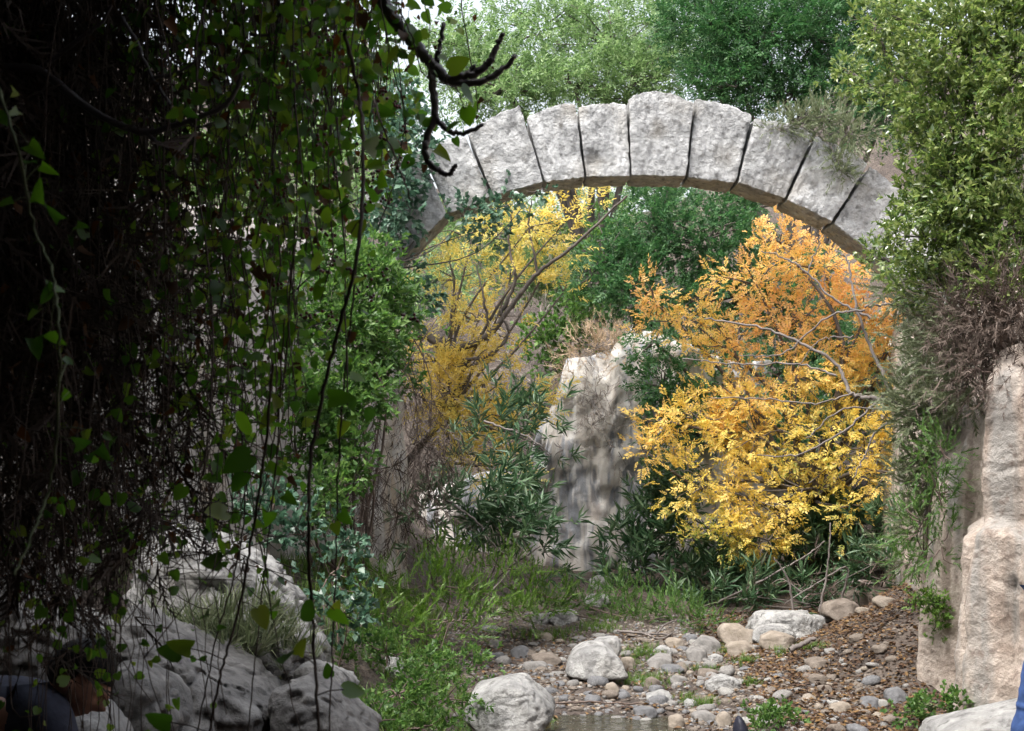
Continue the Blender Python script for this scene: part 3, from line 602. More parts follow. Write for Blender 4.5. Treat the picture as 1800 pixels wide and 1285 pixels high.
plant('leafy_tree', 'mid green tree with leaning limb left of centre beyond the arch', 'tree', gz(1060, 19), [(1010, 560, 18.4, 60, 60), (960, 600, 18.4, 55, 50), (1040, 510, 18.6, 55, 60), (985, 640, 18.2, 50, 45), (1075, 420, 18.8, 50, 60)], ROSW, LM['midg'], M['bark'], .15, 8.80, tr=.05, seed=4, twr=.008)
plant('leafy_tree', 'light green tree behind the hanging vines at upper left', 'tree', gz(480, 15.5), [(560, 120, 16, 130, 90), (660, 190, 16, 110, 100), (470, 300, 15.5, 130, 110), (600, 330, 15, 110, 90), (700, 330, 15.2, 70, 80), (640, 60, 17, 60, 60), (330, 330, 15.5, 110, 110)], PIN, LM['pale'], M['bark'], .17, 9.83, tr=.11, seed=5, twr=.01)
plant('yellow_tree', 'slender tree with pale yellow leaves under the left of the arch', 'tree', gz(640, 15.5), [(830, 415, 15.6, 95, 45), (930, 400, 15.6, 85, 60), (1010, 370, 15.6, 55, 30), (800, 490, 15.5, 80, 55), (895, 500, 15.5, 80, 55), (840, 565, 15.5, 100, 50), (770, 640, 15.3, 80, 55), (850, 670, 15.2, 90, 55), (800, 735, 15.1, 90, 55), (870, 760, 15.0, 85, 55), (840, 820, 14.9, 60, 45), (980, 440, 15.7, 60, 40), (990, 515, 15.7, 35, 30), (905, 830, 14.9, 40, 35), (940, 700, 15.3, 40, 35), (790, 690, 15, 80, 50), (850, 730, 14.9, 80, 50), (885, 790, 14.8, 60, 45), (780, 590, 15.2, 60, 50), (830, 640, 15, 70, 40), (740, 690, 15, 40, 60)], PIN, LM['yellow'], M['bark'], .15, 5.06, tr=.045, seed=6, tw=12, twr=.006, fork=.6, stems=1,
      limbs=[([(660, 620, 15.4), (740, 590, 15.3), (790, 612, 15.2), (850, 595, 15.2), (905, 530, 15.2), (945, 480, 15.2), (1010, 430, 15.2), (1100, 345, 15.3)], .055, .012), ([(690, 640, 15.4), (770, 632, 15.2), (850, 628, 15.1), (892, 590, 15.1), (880, 545, 15.1)], .03, .012), ([(880, 555, 15.2), (905, 490, 15.2), (895, 430, 15.3), (900, 370, 15.3)], .025, .008), ([(860, 585, 15.2), (850, 520, 15.2), (835, 460, 15.3)], .02, .007), ([(945, 480, 15.2), (930, 400, 15.3), (935, 350, 15.3)], .018, .006), ([(800, 610, 15.2), (800, 540, 15.2), (795, 470, 15.2)], .014, .006), ([(700, 680, 15.2), (770, 685, 15.1), (830, 700, 15.1), (870, 680, 15.1)], .018, .007), ([(800, 815, 14.8), (850, 820, 14.7), (890, 850, 14.7)], .014, .006), ([(840, 745, 14.8), (920, 770, 14.7), (965, 800, 14.7)], .016, .006)])
plant('orange_tree', 'tree with bright orange and yellow autumn leaves under the right arch', 'tree', gz(1470, 15.4), [(1370, 425, 15.4, 80, 40), (1450, 470, 15.4, 95, 55), (1330, 500, 15.3, 80, 55), (1410, 560, 15.2, 110, 65), (1520, 560, 15.2, 75, 70), (1215, 565, 15.2, 75, 50), (1290, 610, 15, 100, 65), (1400, 660, 14.9, 115, 75), (1540, 660, 14.9, 80, 80), (1585, 740, 14.4, 50, 50), (1590, 650, 14.4, 45, 50), (1560, 830, 14.2, 45, 40), (1520, 790, 14.5, 60, 50), (1570, 560, 15.1, 40, 50), (1225, 735, 14.7, 95, 55), (1330, 765, 14.7, 115, 75), (1440, 770, 14.7, 95, 75), (1250, 850, 14.5, 85, 55), (1330, 880, 14.4, 105, 65), (1410, 860, 14.4, 80, 65), (1280, 940, 14.3, 80, 42), (1350, 950, 14.3, 50, 35), (1150, 530, 15.3, 45, 45), (1130, 790, 14.7, 42, 24), (1490, 890, 14.4, 55, 40), (1170, 740, 14.7, 45, 40), (1560, 620, 15, 50, 60), (1300, 700, 14.8, 80, 60), (1220, 950, 14.3, 35, 35)], PIN2, LM['orange'], M['bark'], 0.135, 6.56, tr=.07, seed=7, tw=10, twr=.006, up=.0)
plant('oleander_bush', 'dark oleander thicket under the orange tree', 'bush', gz(1330, 14.9), [(1120, 1000, 15.2, 70, 90), (1180, 930, 15.2, 70, 70), (1150, 870, 15.4, 50, 60), (1220, 1040, 14.8, 90, 50), (1310, 1010, 15, 90, 60), (1400, 990, 15.2, 90, 60), (1500, 960, 15, 90, 80), (1560, 1000, 14.6, 50, 60), (1450, 920, 15.3, 80, 60)], LAN, LM['oleander'], M['bark'], .26, 10.80, tr=.035, seed=8, stems=2, parts=('stems', 'foliage'), up=.7, twr=.006)
plant('bare_thicket', 'thicket of bare brown twigs under the orange tree', 'thicket', gz(1450, 14.2), [(1330, 1050, 13.6, 70, 30), (1420, 1045, 13.4, 80, 35), (1500, 1020, 13.2, 70, 40), (1560, 980, 12.8, 50, 50)], TWG, LM['dead'], M['twigg'], .26, 5, tr=.02, seed=29, stems=2, parts=('stems', 'twigs'), up=.3, tw=20, twr=.005)
plant('oleander_bush', 'glossy oleander clump at the back of the litter bank', 'bush', gz(1530, 14.4), [(1480, 1010, 13.9, 60, 45), (1540, 990, 13.6, 55, 55), (1400, 1040, 13.9, 70, 35), (1570, 930, 13.6, 45, 50), (1300, 1060, 13.9, 70, 35), (1220, 1070, 13.9, 60, 30), (1580, 1030, 12.9, 35, 30)], LAN, LM['oleander'], M['bark'], .24, 8, tr=.03, seed=30, stems=2, parts=('stems', 'foliage'), up=.5)
plant('green_bush', 'low fresh green bush at the foot of the far cliff', 'bush', gz(1110, 13.6), [(1120, 1075, 13.8, 60, 35), (1170, 1070, 13.6, 60, 35), (1230, 1090, 13.2, 60, 25), (1075, 1090, 13.8, 35, 20), (1040, 1070, 14.2, 30, 22), (1000, 1050, 14, 40, 30), (960, 1070, 13.4, 45, 25), (1090, 1040, 14.5, 40, 30)], FEA, LM['midg'], M['twig'], .14, 14.40, tr=.02, seed=9, stems=2, parts=('stems', 'foliage'), up=.8)
plant('laurel_tree', 'big glossy evergreen tree overhanging the right side', 'tree', at(1790, 700, 9.9), [(1600, 40, 9.8, 90, 70), (1700, 60, 9.4, 110, 100), (1800, 110, 9.2, 100, 130), (1600, 140, 9.8, 75, 60), (1680, 190, 9.4, 110, 80), (1790, 260, 9.2, 100, 110), (1640, 250, 9.6, 60, 70), (1680, 320, 9.4, 100, 80), (1790, 400, 9.2, 90, 90), (1625, 370, 9.8, 45, 45), (1640, 420, 9.6, 90, 60), (1730, 470, 9.3, 80, 45), (1535, 40, 10, 50, 45), (1850, 0, 9.3, 120, 120), (1530, 450, 10.4, 35, 22), (1600, 490, 10, 50, 30), (1660, 500, 9.7, 55, 30), (1790, 500, 9.1, 60, 35), (1500, 130, 10.2, 30, 25), (1620, 340, 9.8, 60, 50)], ROS, LM['glossy'], M['bark'], 0.105, 21.35, tr=.07, seed=10, twr=.004, fork=.5)
plant('dead_shrub', 'tangle of dry brown twigs hanging over the right wall', 'shrub', at(1790, 690, 9.5), [(1780, 560, 9.0, 90, 70), (1700, 560, 9.3, 75, 55), (1790, 650, 8.9, 80, 55), (1715, 650, 9.0, 60, 50), (1780, 490, 9.2, 60, 35), (1740, 600, 9.1, 60, 50)], TWG, LM['dead'], M['twig'], .16, 50.68, tr=.02, seed=11, stems=2, parts=('stems', 'twigs'), up=-.3)
TAM = [(1640, 600, 10.8, 40, 55), (1670, 640, 10.4, 50, 60), (1625, 680, 10.9, 45, 45), (1640, 720, 10.6, 65, 40), (1630, 790, 10.8, 45, 40), (1615, 860, 11, 40, 50), (1620, 920, 10.8, 45, 60), (1620, 560, 11, 40, 40), (1670, 560, 9.9, 55, 45), (1690, 680, 9.5, 45, 45), (1640, 520, 10.2, 50, 35), (1590, 500, 10.8, 40, 30), (1700, 600, 9.4, 45, 50), (1650, 600, 10, 45, 40)]
plant('feathery_shrub', 'grey green feathery shrub leaning out from the right wall', 'shrub', at(1690, 760, 10.6), TAM, FEA, LM['feather'], M['twigg'], .15, 35.51, tr=.022, seed=12, stems=2, parts=('branches', 'foliage'), up=.2, dirbias=(-.4, 0, 0), twr=.003,
      limbs=[([(1690, 745, 10.8), (1620, 715, 11), (1540, 700, 11.2), (1495, 690, 11.3), (1470, 640, 11.4), (1400, 600, 11.5), (1330, 575, 11.6), (1240, 560, 11.7)], 0.0251, 0.0073), ([(1570, 700, 11.2), (1530, 610, 11.3), (1505, 540, 11.3), (1490, 460, 11.4), (1470, 440, 11.5)], 0.0151, 0.0063), ([(1530, 560, 11.3), (1460, 520, 11.4), (1400, 465, 11.5), (1340, 440, 11.6)], 0.0117, 0.0053), ([(1560, 690, 11.1), (1480, 760, 11.2), (1400, 800, 11.3), (1330, 800, 11.4)], 0.0117, 0.0042), ([(1600, 715, 11), (1540, 760, 11), (1520, 800, 11), (1500, 840, 11)], 0.0117, 0.0053), ([(1640, 735, 10.8), (1625, 790, 10.8), (1630, 840, 10.8)], 0.0084, 0.0053), ([(1520, 540, 11.2), (1570, 535, 11.2), (1620, 560, 11)], 0.0100, 0.0063), ([(1520, 545, 11.2), (1450, 560, 11.3), (1380, 620, 11.4), (1300, 625, 11.4)], 0.0100, 0.0042), ([(1470, 660, 11.2), (1400, 640, 11.3), (1290, 640, 11.4), (1200, 630, 11.5)], 0.0100, 0.0042), ([(1500, 690, 11.2), (1430, 710, 11.2), (1340, 700, 11.3), (1250, 700, 11.4)], 0.0084, 0.0042), ([(1560, 720, 11), (1480, 720, 11), (1420, 770, 11)], 0.0084, 0.0042), ([(1500, 590, 11.3), (1440, 600, 11.4), (1400, 650, 11.4)], 0.0068, 0.0032), ([(1420, 480, 11.4), (1440, 420, 11.4), (1425, 400, 11.4)], 0.0068, 0.0032), ([(1640, 880, 10.9), (1600, 900, 11), (1550, 960, 11)], 0.0068, 0.0042)])
plant('arch_shrub', 'grey green feathery shrub growing on top of the arch', 'shrub', at(1440, 242, 14.1), [(1400, 215, 14.0, 45, 22), (1450, 205, 14.1, 45, 22), (1490, 235, 14.0, 40, 25), (1470, 275, 13.95, 30, 25, .05), (1480, 300, 13.93, 25, 18, .04), (1365, 225, 14, 25, 14)], FEA, LM['feather'], M['twigg'], .12, 30.03, tr=.015, seed=13, stems=2, parts=('stems', 'foliage'), up=.3)
plant('ivy', 'blue green ivy climbing over the left end of the arch', 'ivy', at(690, 470, 13.8), [(700, 270, 13.8, 60, 70), (715, 330, 13.8, 30, 50), (680, 370, 13.7, 45, 60), (715, 400, 13.8, 30, 25), (820, 380, 13.9, 45, 22), (880, 365, 13.9, 35, 14), (710, 215, 14, 45, 40), (680, 180, 14.2, 50, 60), (860, 400, 13.95, 35, 25), (735, 520, 13.9, 30, 50), (945, 335, 13.95, 25, 8)], ROSW, LM['ivy'], M['bark'], .15, 14.30, tr=.02, seed=14, stems=2, parts=('stems', 'foliage'), up=-.1)
plant('climbing_shrub', 'bright green shrub against the left cliff below the arch', 'shrub', gz(600, 11.2), [(570, 460, 11.2, 60, 60), (640, 480, 11.4, 70, 60), (600, 560, 11, 80, 70), (660, 600, 11.2, 60, 60), (560, 660, 10.8, 60, 70), (620, 700, 10.8, 60, 60), (560, 770, 10.6, 55, 60), (530, 560, 11, 40, 60), (620, 800, 10.6, 50, 50), (580, 860, 10.2, 50, 45), (700, 540, 11.6, 50, 60), (690, 640, 11.5, 40, 50), (540, 690, 10.6, 40, 50)], ROS, LM['midg'], M['twig'], 0.13, 23.26, tr=.03, seed=15, stems=2, parts=('stems', 'foliage'))
plant('dead_vine', 'brown mass of dry hanging vines left of the yellow tree', 'vine', at(690, 560, 11.9), [(670, 720, 11.7, 55, 90), (730, 700, 12.2, 50, 70), (690, 820, 11.6, 60, 80), (750, 820, 12, 60, 70), (640, 860, 11.3, 60, 70), (720, 900, 11.6, 70, 50), (780, 760, 12.4, 40, 60), (580, 880, 10.6, 50, 50)], TWG, LM['dead'], M['twig'], .20, 13.10, tr=.015, seed=16, stems=2, parts=('stems', 'twigs'), up=-1.2, tw=20)
plant('oleander_bush', 'olive green oleander leaning toward the far cliff', 'bush', gz(800, 13.2), [(900, 760, 13.6, 60, 55), (950, 720, 13.8, 45, 50), (860, 850, 13, 70, 60), (915, 860, 13.2, 45, 55), (800, 900, 12.5, 80, 60), (890, 940, 12.6, 80, 50), (950, 960, 12.8, 40, 40), (990, 790, 13.8, 22, 40)], LAN, LM['oleander'], M['twigg'], .22, 7.20, tr=.025, seed=17, stems=2, parts=('stems', 'foliage'), dirbias=(.5, 0, .2),
      limbs=[([(770, 870, 12.4), (830, 910, 12.3), (870, 960, 12.3), (930, 1000, 12.3)], .014, .005), ([(860, 870, 12.6), (900, 910, 12.5), (960, 930, 12.5)], .01, .004), ([(850, 740, 13.2), (930, 770, 13.1), (970, 800, 13.1)], .012, .004)])
plant('bramble', 'blue green bramble climbing beside the big pale slab', 'bramble', gz(560, 8.6), [(480, 900, 8.8, 60, 40), (540, 940, 8.7, 60, 60), (580, 1010, 8.5, 55, 55), (600, 1080, 8.4, 50, 50), (440, 880, 8.9, 50, 25), (620, 940, 9.2, 50, 50)], ROSW, LM['ivy'], M['twig'], .11, 8.80, tr=.012, seed=18, stems=2, parts=('stems', 'foliage'))
plant('undergrowth_bush', 'leafy green undergrowth at the middle of the left bank', 'bush', gz(740, 10.6), [(680, 1010, 10.8, 70, 40), (760, 1030, 11, 80, 40), (840, 1040, 11.6, 80, 35), (720, 1080, 10, 80, 40), (800, 1090, 10.4, 80, 35), (650, 1080, 9.5, 60, 50), (900, 1070, 11.6, 60, 30), (940, 1040, 12.4, 60, 40), (880, 1000, 12, 60, 40), (780, 980, 11.8, 80, 40)], FEA, LM['herb'], M['twig'], .13, 10.80, tr=.012, seed=19, stems=2, parts=('stems', 'foliage'), up=.9)
plant('undergrowth_bush', 'darker leafy undergrowth beside the big domed boulder', 'bush', gz(740, 8.5), [(680, 1150, 8.8, 70, 40), (760, 1170, 8.9, 70, 40), (820, 1180, 9, 40, 35), (700, 1220, 8.2, 80, 45), (780, 1230, 8.4, 60, 40), (650, 1270, 7.8, 60, 40), (740, 1280, 7.9, 70, 35), (620, 1150, 8.6, 40, 40)], ROS, LM['midg'], M['twig'], .085, 11.00, tr=.01, seed=20, stems=2, parts=('stems', 'foliage'), up=.7)
plant('herb_clump', 'fresh green herb clump at the foot of the right wall', 'herb', gz(1655, 8.75), [(1640, 1240, 8.75, 40, 18), (1670, 1232, 8.7, 25, 20), (1600, 1250, 8.7, 20, 10)], ROSW, LM['midg'], M['greenstem'], .07, 21.00, tr=.006, seed=21, stems=2, parts=('stems', 'foliage'), up=.9)
plant('herb_clump', 'low spreading herb clump right of the dark boot', 'herb', gz(1365, 8.9), [(1360, 1258, 8.9, 45, 14), (1400, 1265, 8.8, 25, 10), (1340, 1275, 8.75, 30, 10), (1365, 1245, 9.0, 20, 8)], ROSW, LM['midg'], M['greenstem'], .06, 14.40, tr=.005, seed=22, stems=2, parts=('stems', 'foliage'), up=.9)
plant('hanging_plant', 'bright green plant hanging on the notch of the right wall', 'plant', at(1640, 1035, 9.75), [(1635, 1060, 9.7, 26, 26), (1645, 1090, 9.7, 16, 30), (1615, 1045, 9.7, 20, 14)], ROS, LM['herb'], M['greenstem'], .06, 12.80, tr=.006, seed=23, stems=2, parts=('stems', 'foliage'), up=-.2)
plant('wall_shrub', 'olive shrub on the brown ledge left of the right wall', 'shrub', at(1630, 980, 9.9), [(1620, 920, 9.75, 40, 50), (1655, 960, 9.5, 30, 45), (1605, 985, 9.8, 30, 30), (1650, 870, 9.4, 35, 45), (1630, 820, 9.6, 35, 35), (1660, 800, 9.2, 20, 40)], FEA, LM['midg'], M['twig'], .11, 16.00, tr=.012, seed=24, stems=2, parts=('stems', 'foliage'), up=.1)
plant('dry_scrub', 'dry grey scrub hanging on the far cliff face', 'shrub', at(1060, 690, 16.75), [(1050, 700, 16.6, 40, 35, .2), (1040, 750, 16.5, 35, 35, .15), (1085, 790, 16.5, 30, 40, .15), (1110, 740, 16.6, 25, 30, .2)], TWG, LM['deadgrey'], M['twigg'], .2, 11.66, tr=.01, seed=25, stems=2, parts=('stems', 'twigs'), up=-.4)
plant('dry_scrub', 'tan dry bush on top of the far cliff', 'shrub', at(1050, 620, 17.3), [(1050, 612, 17.0, 45, 24), (1085, 590, 17.1, 22, 24), (1010, 650, 16.8, 25, 18), (1100, 620, 16.8, 25, 16)], TWG, LM['tanscrub'], M['twigg'], .2, 31.50, tr=.01, seed=26, stems=2, parts=('stems', 'twigs'), up=.5)
plant('dry_scrub', 'grey leafless scrub on the hillside behind the yellow tree', 'shrub', gz(930, 19.5), [(935, 560, 19.3, 45, 50), (900, 640, 19, 50, 60), (960, 650, 19, 40, 50), (930, 720, 18.6, 60, 50)], TWG, LM['deadgrey'], M['twigg'], .3, 9.00, tr=.02, seed=27, stems=2, parts=('stems', 'twigs'), up=.5)
plant('hillside_bush', 'pale bush on the far slope above the far cliff', 'bush', gz(960, 23), [(960, 480, 23, 70, 45), (900, 500, 23, 60, 50), (1020, 500, 23, 50, 40), (820, 400, 23.5, 100, 70), (930, 390, 24, 90, 60), (1030, 380, 24, 80, 60), (770, 500, 22.5, 70, 70), (1130, 350, 25, 80, 50)], PIN, LM['pale'], M['bark'], .2, 16.20, tr=.03, seed=28, stems=2, parts=('stems', 'foliage'))

# ---------------------------------------------------------------- grass, litter, dry branches
def tufts(name, label, lm, pts, size, seed, kind='stuff', cat='grass'):
    r = np.random.default_rng(seed); g = Geo(); n = len(pts)
    d = unit(n, r) * .25 + [0, 0, 1]; R = rots(d, unit(n, r)); sc = size * r.uniform(.5, 1.3, n)
    for k, p in enumerate(BLD): s_ = slice(k, None, 3); scatter(g, p, pts[s_], R[s_], sc[s_])
    return gobj(name, g, lm, kind=kind, label=label, cat=cat)
r = np.random.default_rng(70)
tufts('grass', 'green grass covering the left bank', LM['grass'], on_ground(4200, -3.2, .3, 7.2, 16, r, lambda x, y: (x < -.25 - .1 * (y - 9)) & (y < 14.5)), .13, 1)
pp = []
for px, py, w, h in ((1130, 1150, 45, 12), (1110, 1170, 20, 8), (1135, 1200, 55, 12), (1208, 1236, 22, 10), (1245, 1240, 22, 8), (1240, 1180, 40, 4), (1275, 1150, 20, 10), (1310, 1165, 30, 8), (1375, 1145, 30, 10), (1050, 1105, 60, 10), (965, 1120, 60, 12), (1320, 1205, 20, 6), (940, 1275, 30, 15), (1420, 1140, 30, 8), (1070, 1090, 50, 8)):
    for k in range(int(w * h / 5)): pp.append(hit(px + r.normal(0, w * .45), py + r.normal(0, h * .45), 7.5, 16))
tufts('grass', 'short bright grass patches between the stones of the bed', LM['grass'], np.array(pp), .075, 2)
pp = [hit(px + r.normal(0, 22), py + r.normal(0, 12), 5.5, 12) + [0, 0, .15 * r.random()] for px, py in [(r.uniform(300, 470), r.uniform(1050, 1200)) for _ in range(300)]]
e0 = at(380, 1120, 7.0); g = Geo()
e = put('grass_clump', None, None, at(380, 1150, 7.0), label='long wispy green grass clump on the shaded rocks', cat='grass')
n = 170; pos = at(385, 1125, 6.95) + r.normal(0, 1, (n, 3)) * [.17, .1, .07]; R = rots(unit(n, r) * .6 + [.1, 0, .8], unit(n, r))
for k, p in enumerate(BLD): scatter(g, p, pos[k::3], R[k::3], r.uniform(.12, .3, len(pos[k::3])))
gobj('blades', g, LM['feather'], e, at(380, 1150, 7.0))['kind'] = 'stuff'
g = Geo(); P = np.concatenate([on_ground(15000, 1.8, 3.5, 8.6, 14, r), on_ground(3500, -.3, 2.4, 8.4, 13, r), on_ground(500, .1, 1.3, 9.0, 9.4, r)]); n = len(P); P[:, 2] += r.uniform(.002, .02, n)
lf = leaf(.3, .08); scatter(g, lf, P, rots(unit(n, r) * [1, 1, .25], unit(n, r) * .5 + [0, 0, 1]), r.uniform(.02, .055, n))
gobj('leaf_litter', g, LM['litter'], kind='stuff', label='brown and yellow fallen leaves on the right bank and bed', cat='leaf litter')
def branch(name, label, paths, rads, m, cat='branch'):
    g = Geo(); b = at(*paths[0][0])
    for p, (a, c) in zip(paths, rads): q = curve([at(*z) for z in p], 6 * len(p), .004); tube(g, q, np.linspace(a, c, len(q)), 6)
    return gobj(name, g, m, None, b, smooth=True, label=label, cat=cat)
branch('fallen_branch', 'dry grey forked branch lying before the green bush', [[(1085, 1108, 12.6), (1130, 1113, 12.5), (1180, 1115, 12.4)], [(1130, 1113, 12.5), (1160, 1122, 12.3), (1190, 1108, 12.3)], [(1155, 1113, 12.4), (1172, 1096, 12.4), (1190, 1090, 12.4)]], [(.014, .008), (.011, .005), (.01, .004)], M['twigg'])
branch('fallen_stick', 'thin reddish stick lying above the water', [[(975, 1236, 9.2), (1040, 1234, 9.25), (1130, 1238, 9.2)]], [(.008, .005)], M['twig'])
branch('driftwood', 'pale bleached driftwood stick on the rock pile', [[(1388, 1143, 11.3), (1410, 1132, 11.35), (1432, 1122, 11.4)]], [(.026, .018)], M['twigg'])
for i, (lab, ps) in enumerate((('leaning dead branch crossing under the orange tree', [[(1260, 1060, 13.9), (1340, 1020, 13.8), (1420, 975, 13.8), (1450, 950, 13.8)]]), ('curved bare branch arching in the dark thicket', [[(1480, 1050, 13.4), (1490, 1000, 13.4), (1460, 1010, 13.3), (1380, 1060, 13.3)]]), ('upright bare twigs in front of the oleander thicket', [[(1440, 1075, 13.2), (1455, 1000, 13.2), (1460, 920, 13.2)], [(1395, 1080, 13.2), (1385, 1020, 13.2), (1360, 980, 13.2)]]))):
    branch('bare_branch', lab, ps, [(.014, .006)] * 2, M['twigg'])
# ---------------------------------------------------------------- hanging vines in the left foreground
def heart(w=.42, notch=.1, fold=.1, curl=-.15, seed=0):
    r = random.Random(seed); pr = [(.0, 0), (.16, -notch), (.34, -.02), (w, .22), (w * .86, .48), (w * .5, .76), (.0, 1.0)]
    V = [(0, 0, 0), (0, .33, -.03), (0, .66, -.06), (0, 1, curl)]; R_, L_ = [], []
    for x, y in pr[1:-1]:
        k = 1 + r.uniform(-.06, .06); z = fold * x / w + curl * max(0, y) ** 2
        R_.append(len(V)); V.append((x * k, y, z)); L_.append(len(V)); V.append((-x * k, y, z))
    f = []
    for s, sg in ((R_, 1), (L_, -1)):
        for t in ((0, s[0], s[1]), (0, s[1], s[2]), (0, s[2], 1), (1, s[2], s[3]), (1, s[3], 2), (2, s[3], s[4]), (2, s[4], 3)): f.append(t if sg > 0 else t[::-1])
    return np.array(V, float), np.array(f)
HRT = [heart(.42, seed=1), heart(.36, .06, .16, -.25, 2), heart(.46, .14, .05, -.05, 3)]
OVL = [heart(.26, -.02, .08, -.12, 4), heart(.30, -.02, .14, -.2, 5)]
HM = [Geo().add(*p).mesh('leaf', smooth=True, mat=LM['vinep']) for p in HRT]; OM = [Geo().add(*p).mesh('leaf', smooth=True, mat=LM['vinep']) for p in OVL]
rv = np.random.default_rng(44); rvp = random.Random(44)
def leaf_part(parent, base, pos, length, meshes, d=None, n=None):
    o = put('leaf', rvp.choice(meshes), parent); d = Vector(d if d is not None else (rvp.uniform(-.7, .7), rvp.uniform(-.5, .2), rvp.uniform(-1, .1)))
    n = Vector(n if n is not None else (rvp.uniform(-.6, .6), -1, rvp.uniform(-.3, .9)))
    y = d.normalized(); x = y.cross(n).normalized(); z = x.cross(y)
    Mx = Matrix((x, y, z)).transposed().to_4x4(); Mx = Matrix.Translation(Vector(pos) - Vector(base)) @ Mx @ Matrix.Diagonal((length, length, length, 1))
    o.matrix_local = Mx; return o
def strand(label, path, Y0, rad, leaves, stem, meshes, L, nrand=0):
    pts = curve([at(x, y, Y0 + .1 * math.sin(x * .05 + y * .01)) for x, y in path], 10 * len(path), .0012, rv); b = pts[0]
    e = put('hanging_vine', None, None, b, label=label, cat='vine', group='single vine strands hanging before the view')
    g = Geo(); tube(g, pts, np.linspace(rad, rad * .8, len(pts)), 6)
    ls = [at(x, y, Y0) for x, y in leaves]
    for k in range(nrand): ls.append(pts[rvp.randrange(2, len(pts))] + rv.normal(0, .012, 3))
    for p in ls:
        a = pts[np.argmin(np.linalg.norm(pts - p, axis=1))]
        o = leaf_part(e, b, p, L * rvp.uniform(.75, 1.2), meshes, d=(p - a) * 8 + rv.normal(0, .35, 3) + [0, 0, -.15])
        if np.linalg.norm(p - a) > .004: tube(g, [a, (a + p) / 2 + [0, 0, .004], p], rad * .35, 4)
    gobj('stem', g, stem, e, b, smooth=True); return e
strand('long green vine stem with pale leaves hanging at the far left', [(-5, 150), (28, 250), (60, 400), (92, 480), (104, 600), (100, 750), (86, 860), (60, 930), (25, 1010)], 2.3, .0028, [(22, 160), (32, 195), (50, 255), (46, 288), (72, 290), (24, 355), (68, 357), (108, 386), (134, 398), (82, 505), (98, 508), (68, 545), (60, 595), (88, 582), (117, 640), (122, 688), (150, 755), (133, 782), (174, 788), (15, 210)], M['greenstem'], OM, .038)
strand('dark vine stem hanging across the view left of centre', [(606, 60), (628, 150), (638, 250), (630, 430), (600, 560), (568, 690), (546, 810), (542, 950), (550, 1100), (560, 1300)], 2.7, .0040, [(582, 378), (612, 300), (632, 488), (598, 515), (560, 695), (578, 700), (546, 722), (560, 770), (552, 1070), (588, 1072), (505, 1150), (525, 1152), (604, 1212), (660, 260), (650, 330), (617, 410)], M['twigd'], HM, .046)
strand('thin dark vine hanging right beside the thicker stem', [(640, 360), (612, 600), (596, 800), (590, 1000), (584, 1150), (578, 1300)], 3.0, .0024, [(600, 900), (590, 1085), (580, 1190), (588, 920), (608, 740)], M['twigd'], HM, .04)
strand('bundle vine with big drooping leaves before the pale slab', [(480, 640), (462, 820), (440, 960), (418, 1080), (392, 1170), (365, 1300)], 2.9, .0034, [(440, 800), (398, 900), (396, 955), (388, 985), (452, 1070), (335, 1140), (318, 1150), (438, 740), (428, 830), (470, 900), (300, 1270)], M['twigd'], HM, .062)
strand('slim vine hanging just right of the drooping leaf bundle', [(500, 560), (486, 800), (470, 960), (455, 1100), (435, 1300)], 3.1, .002, [(484, 1062), (468, 1068), (476, 1080), (492, 750), (500, 870)], M['twigd'], HM, .036)
strand('slim vine crossing the pale slab near its top', [(420, 700), (430, 880), (415, 1000), (380, 1120), (345, 1300)], 3.3, .0022, [(425, 820), (410, 900), (360, 1080)], M['twigd'], HM, .04)
strand('straight bare pale stalk slanting before the ivy', [(655, 170), (672, 220), (700, 290), (722, 350)], 3.0, .0022, [(668, 195), (690, 260)], M['twig'], HM, .04)
strand('vine with small yellowing leaves in front of the ivy', [(690, 120), (712, 200), (705, 260), (690, 330), (665, 400)], 3.2, .0018, [(720, 205), (675, 255), (692, 262), (672, 290), (765, 262), (676, 330), (650, 318)], M['twigd'], OM, .04)
strand('leafy vine beside the upper fig twigs', [(700, 10), (725, 70), (745, 130), (790, 150), (805, 160), (815, 190)], 3.1, .0018, [(790, 122), (812, 156), (718, 60), (735, 75), (700, 90), (820, 190)], M['twigd'], HM, .05)
strand('vine trailing down past the pale rock edge', [(520, 380), (510, 520), (500, 650), (478, 790), (455, 900)], 3.2, .0022, [(508, 590), (500, 610), (492, 690), (478, 730), (470, 820), (495, 520), (520, 450)], M['twigd'], HM, .048)
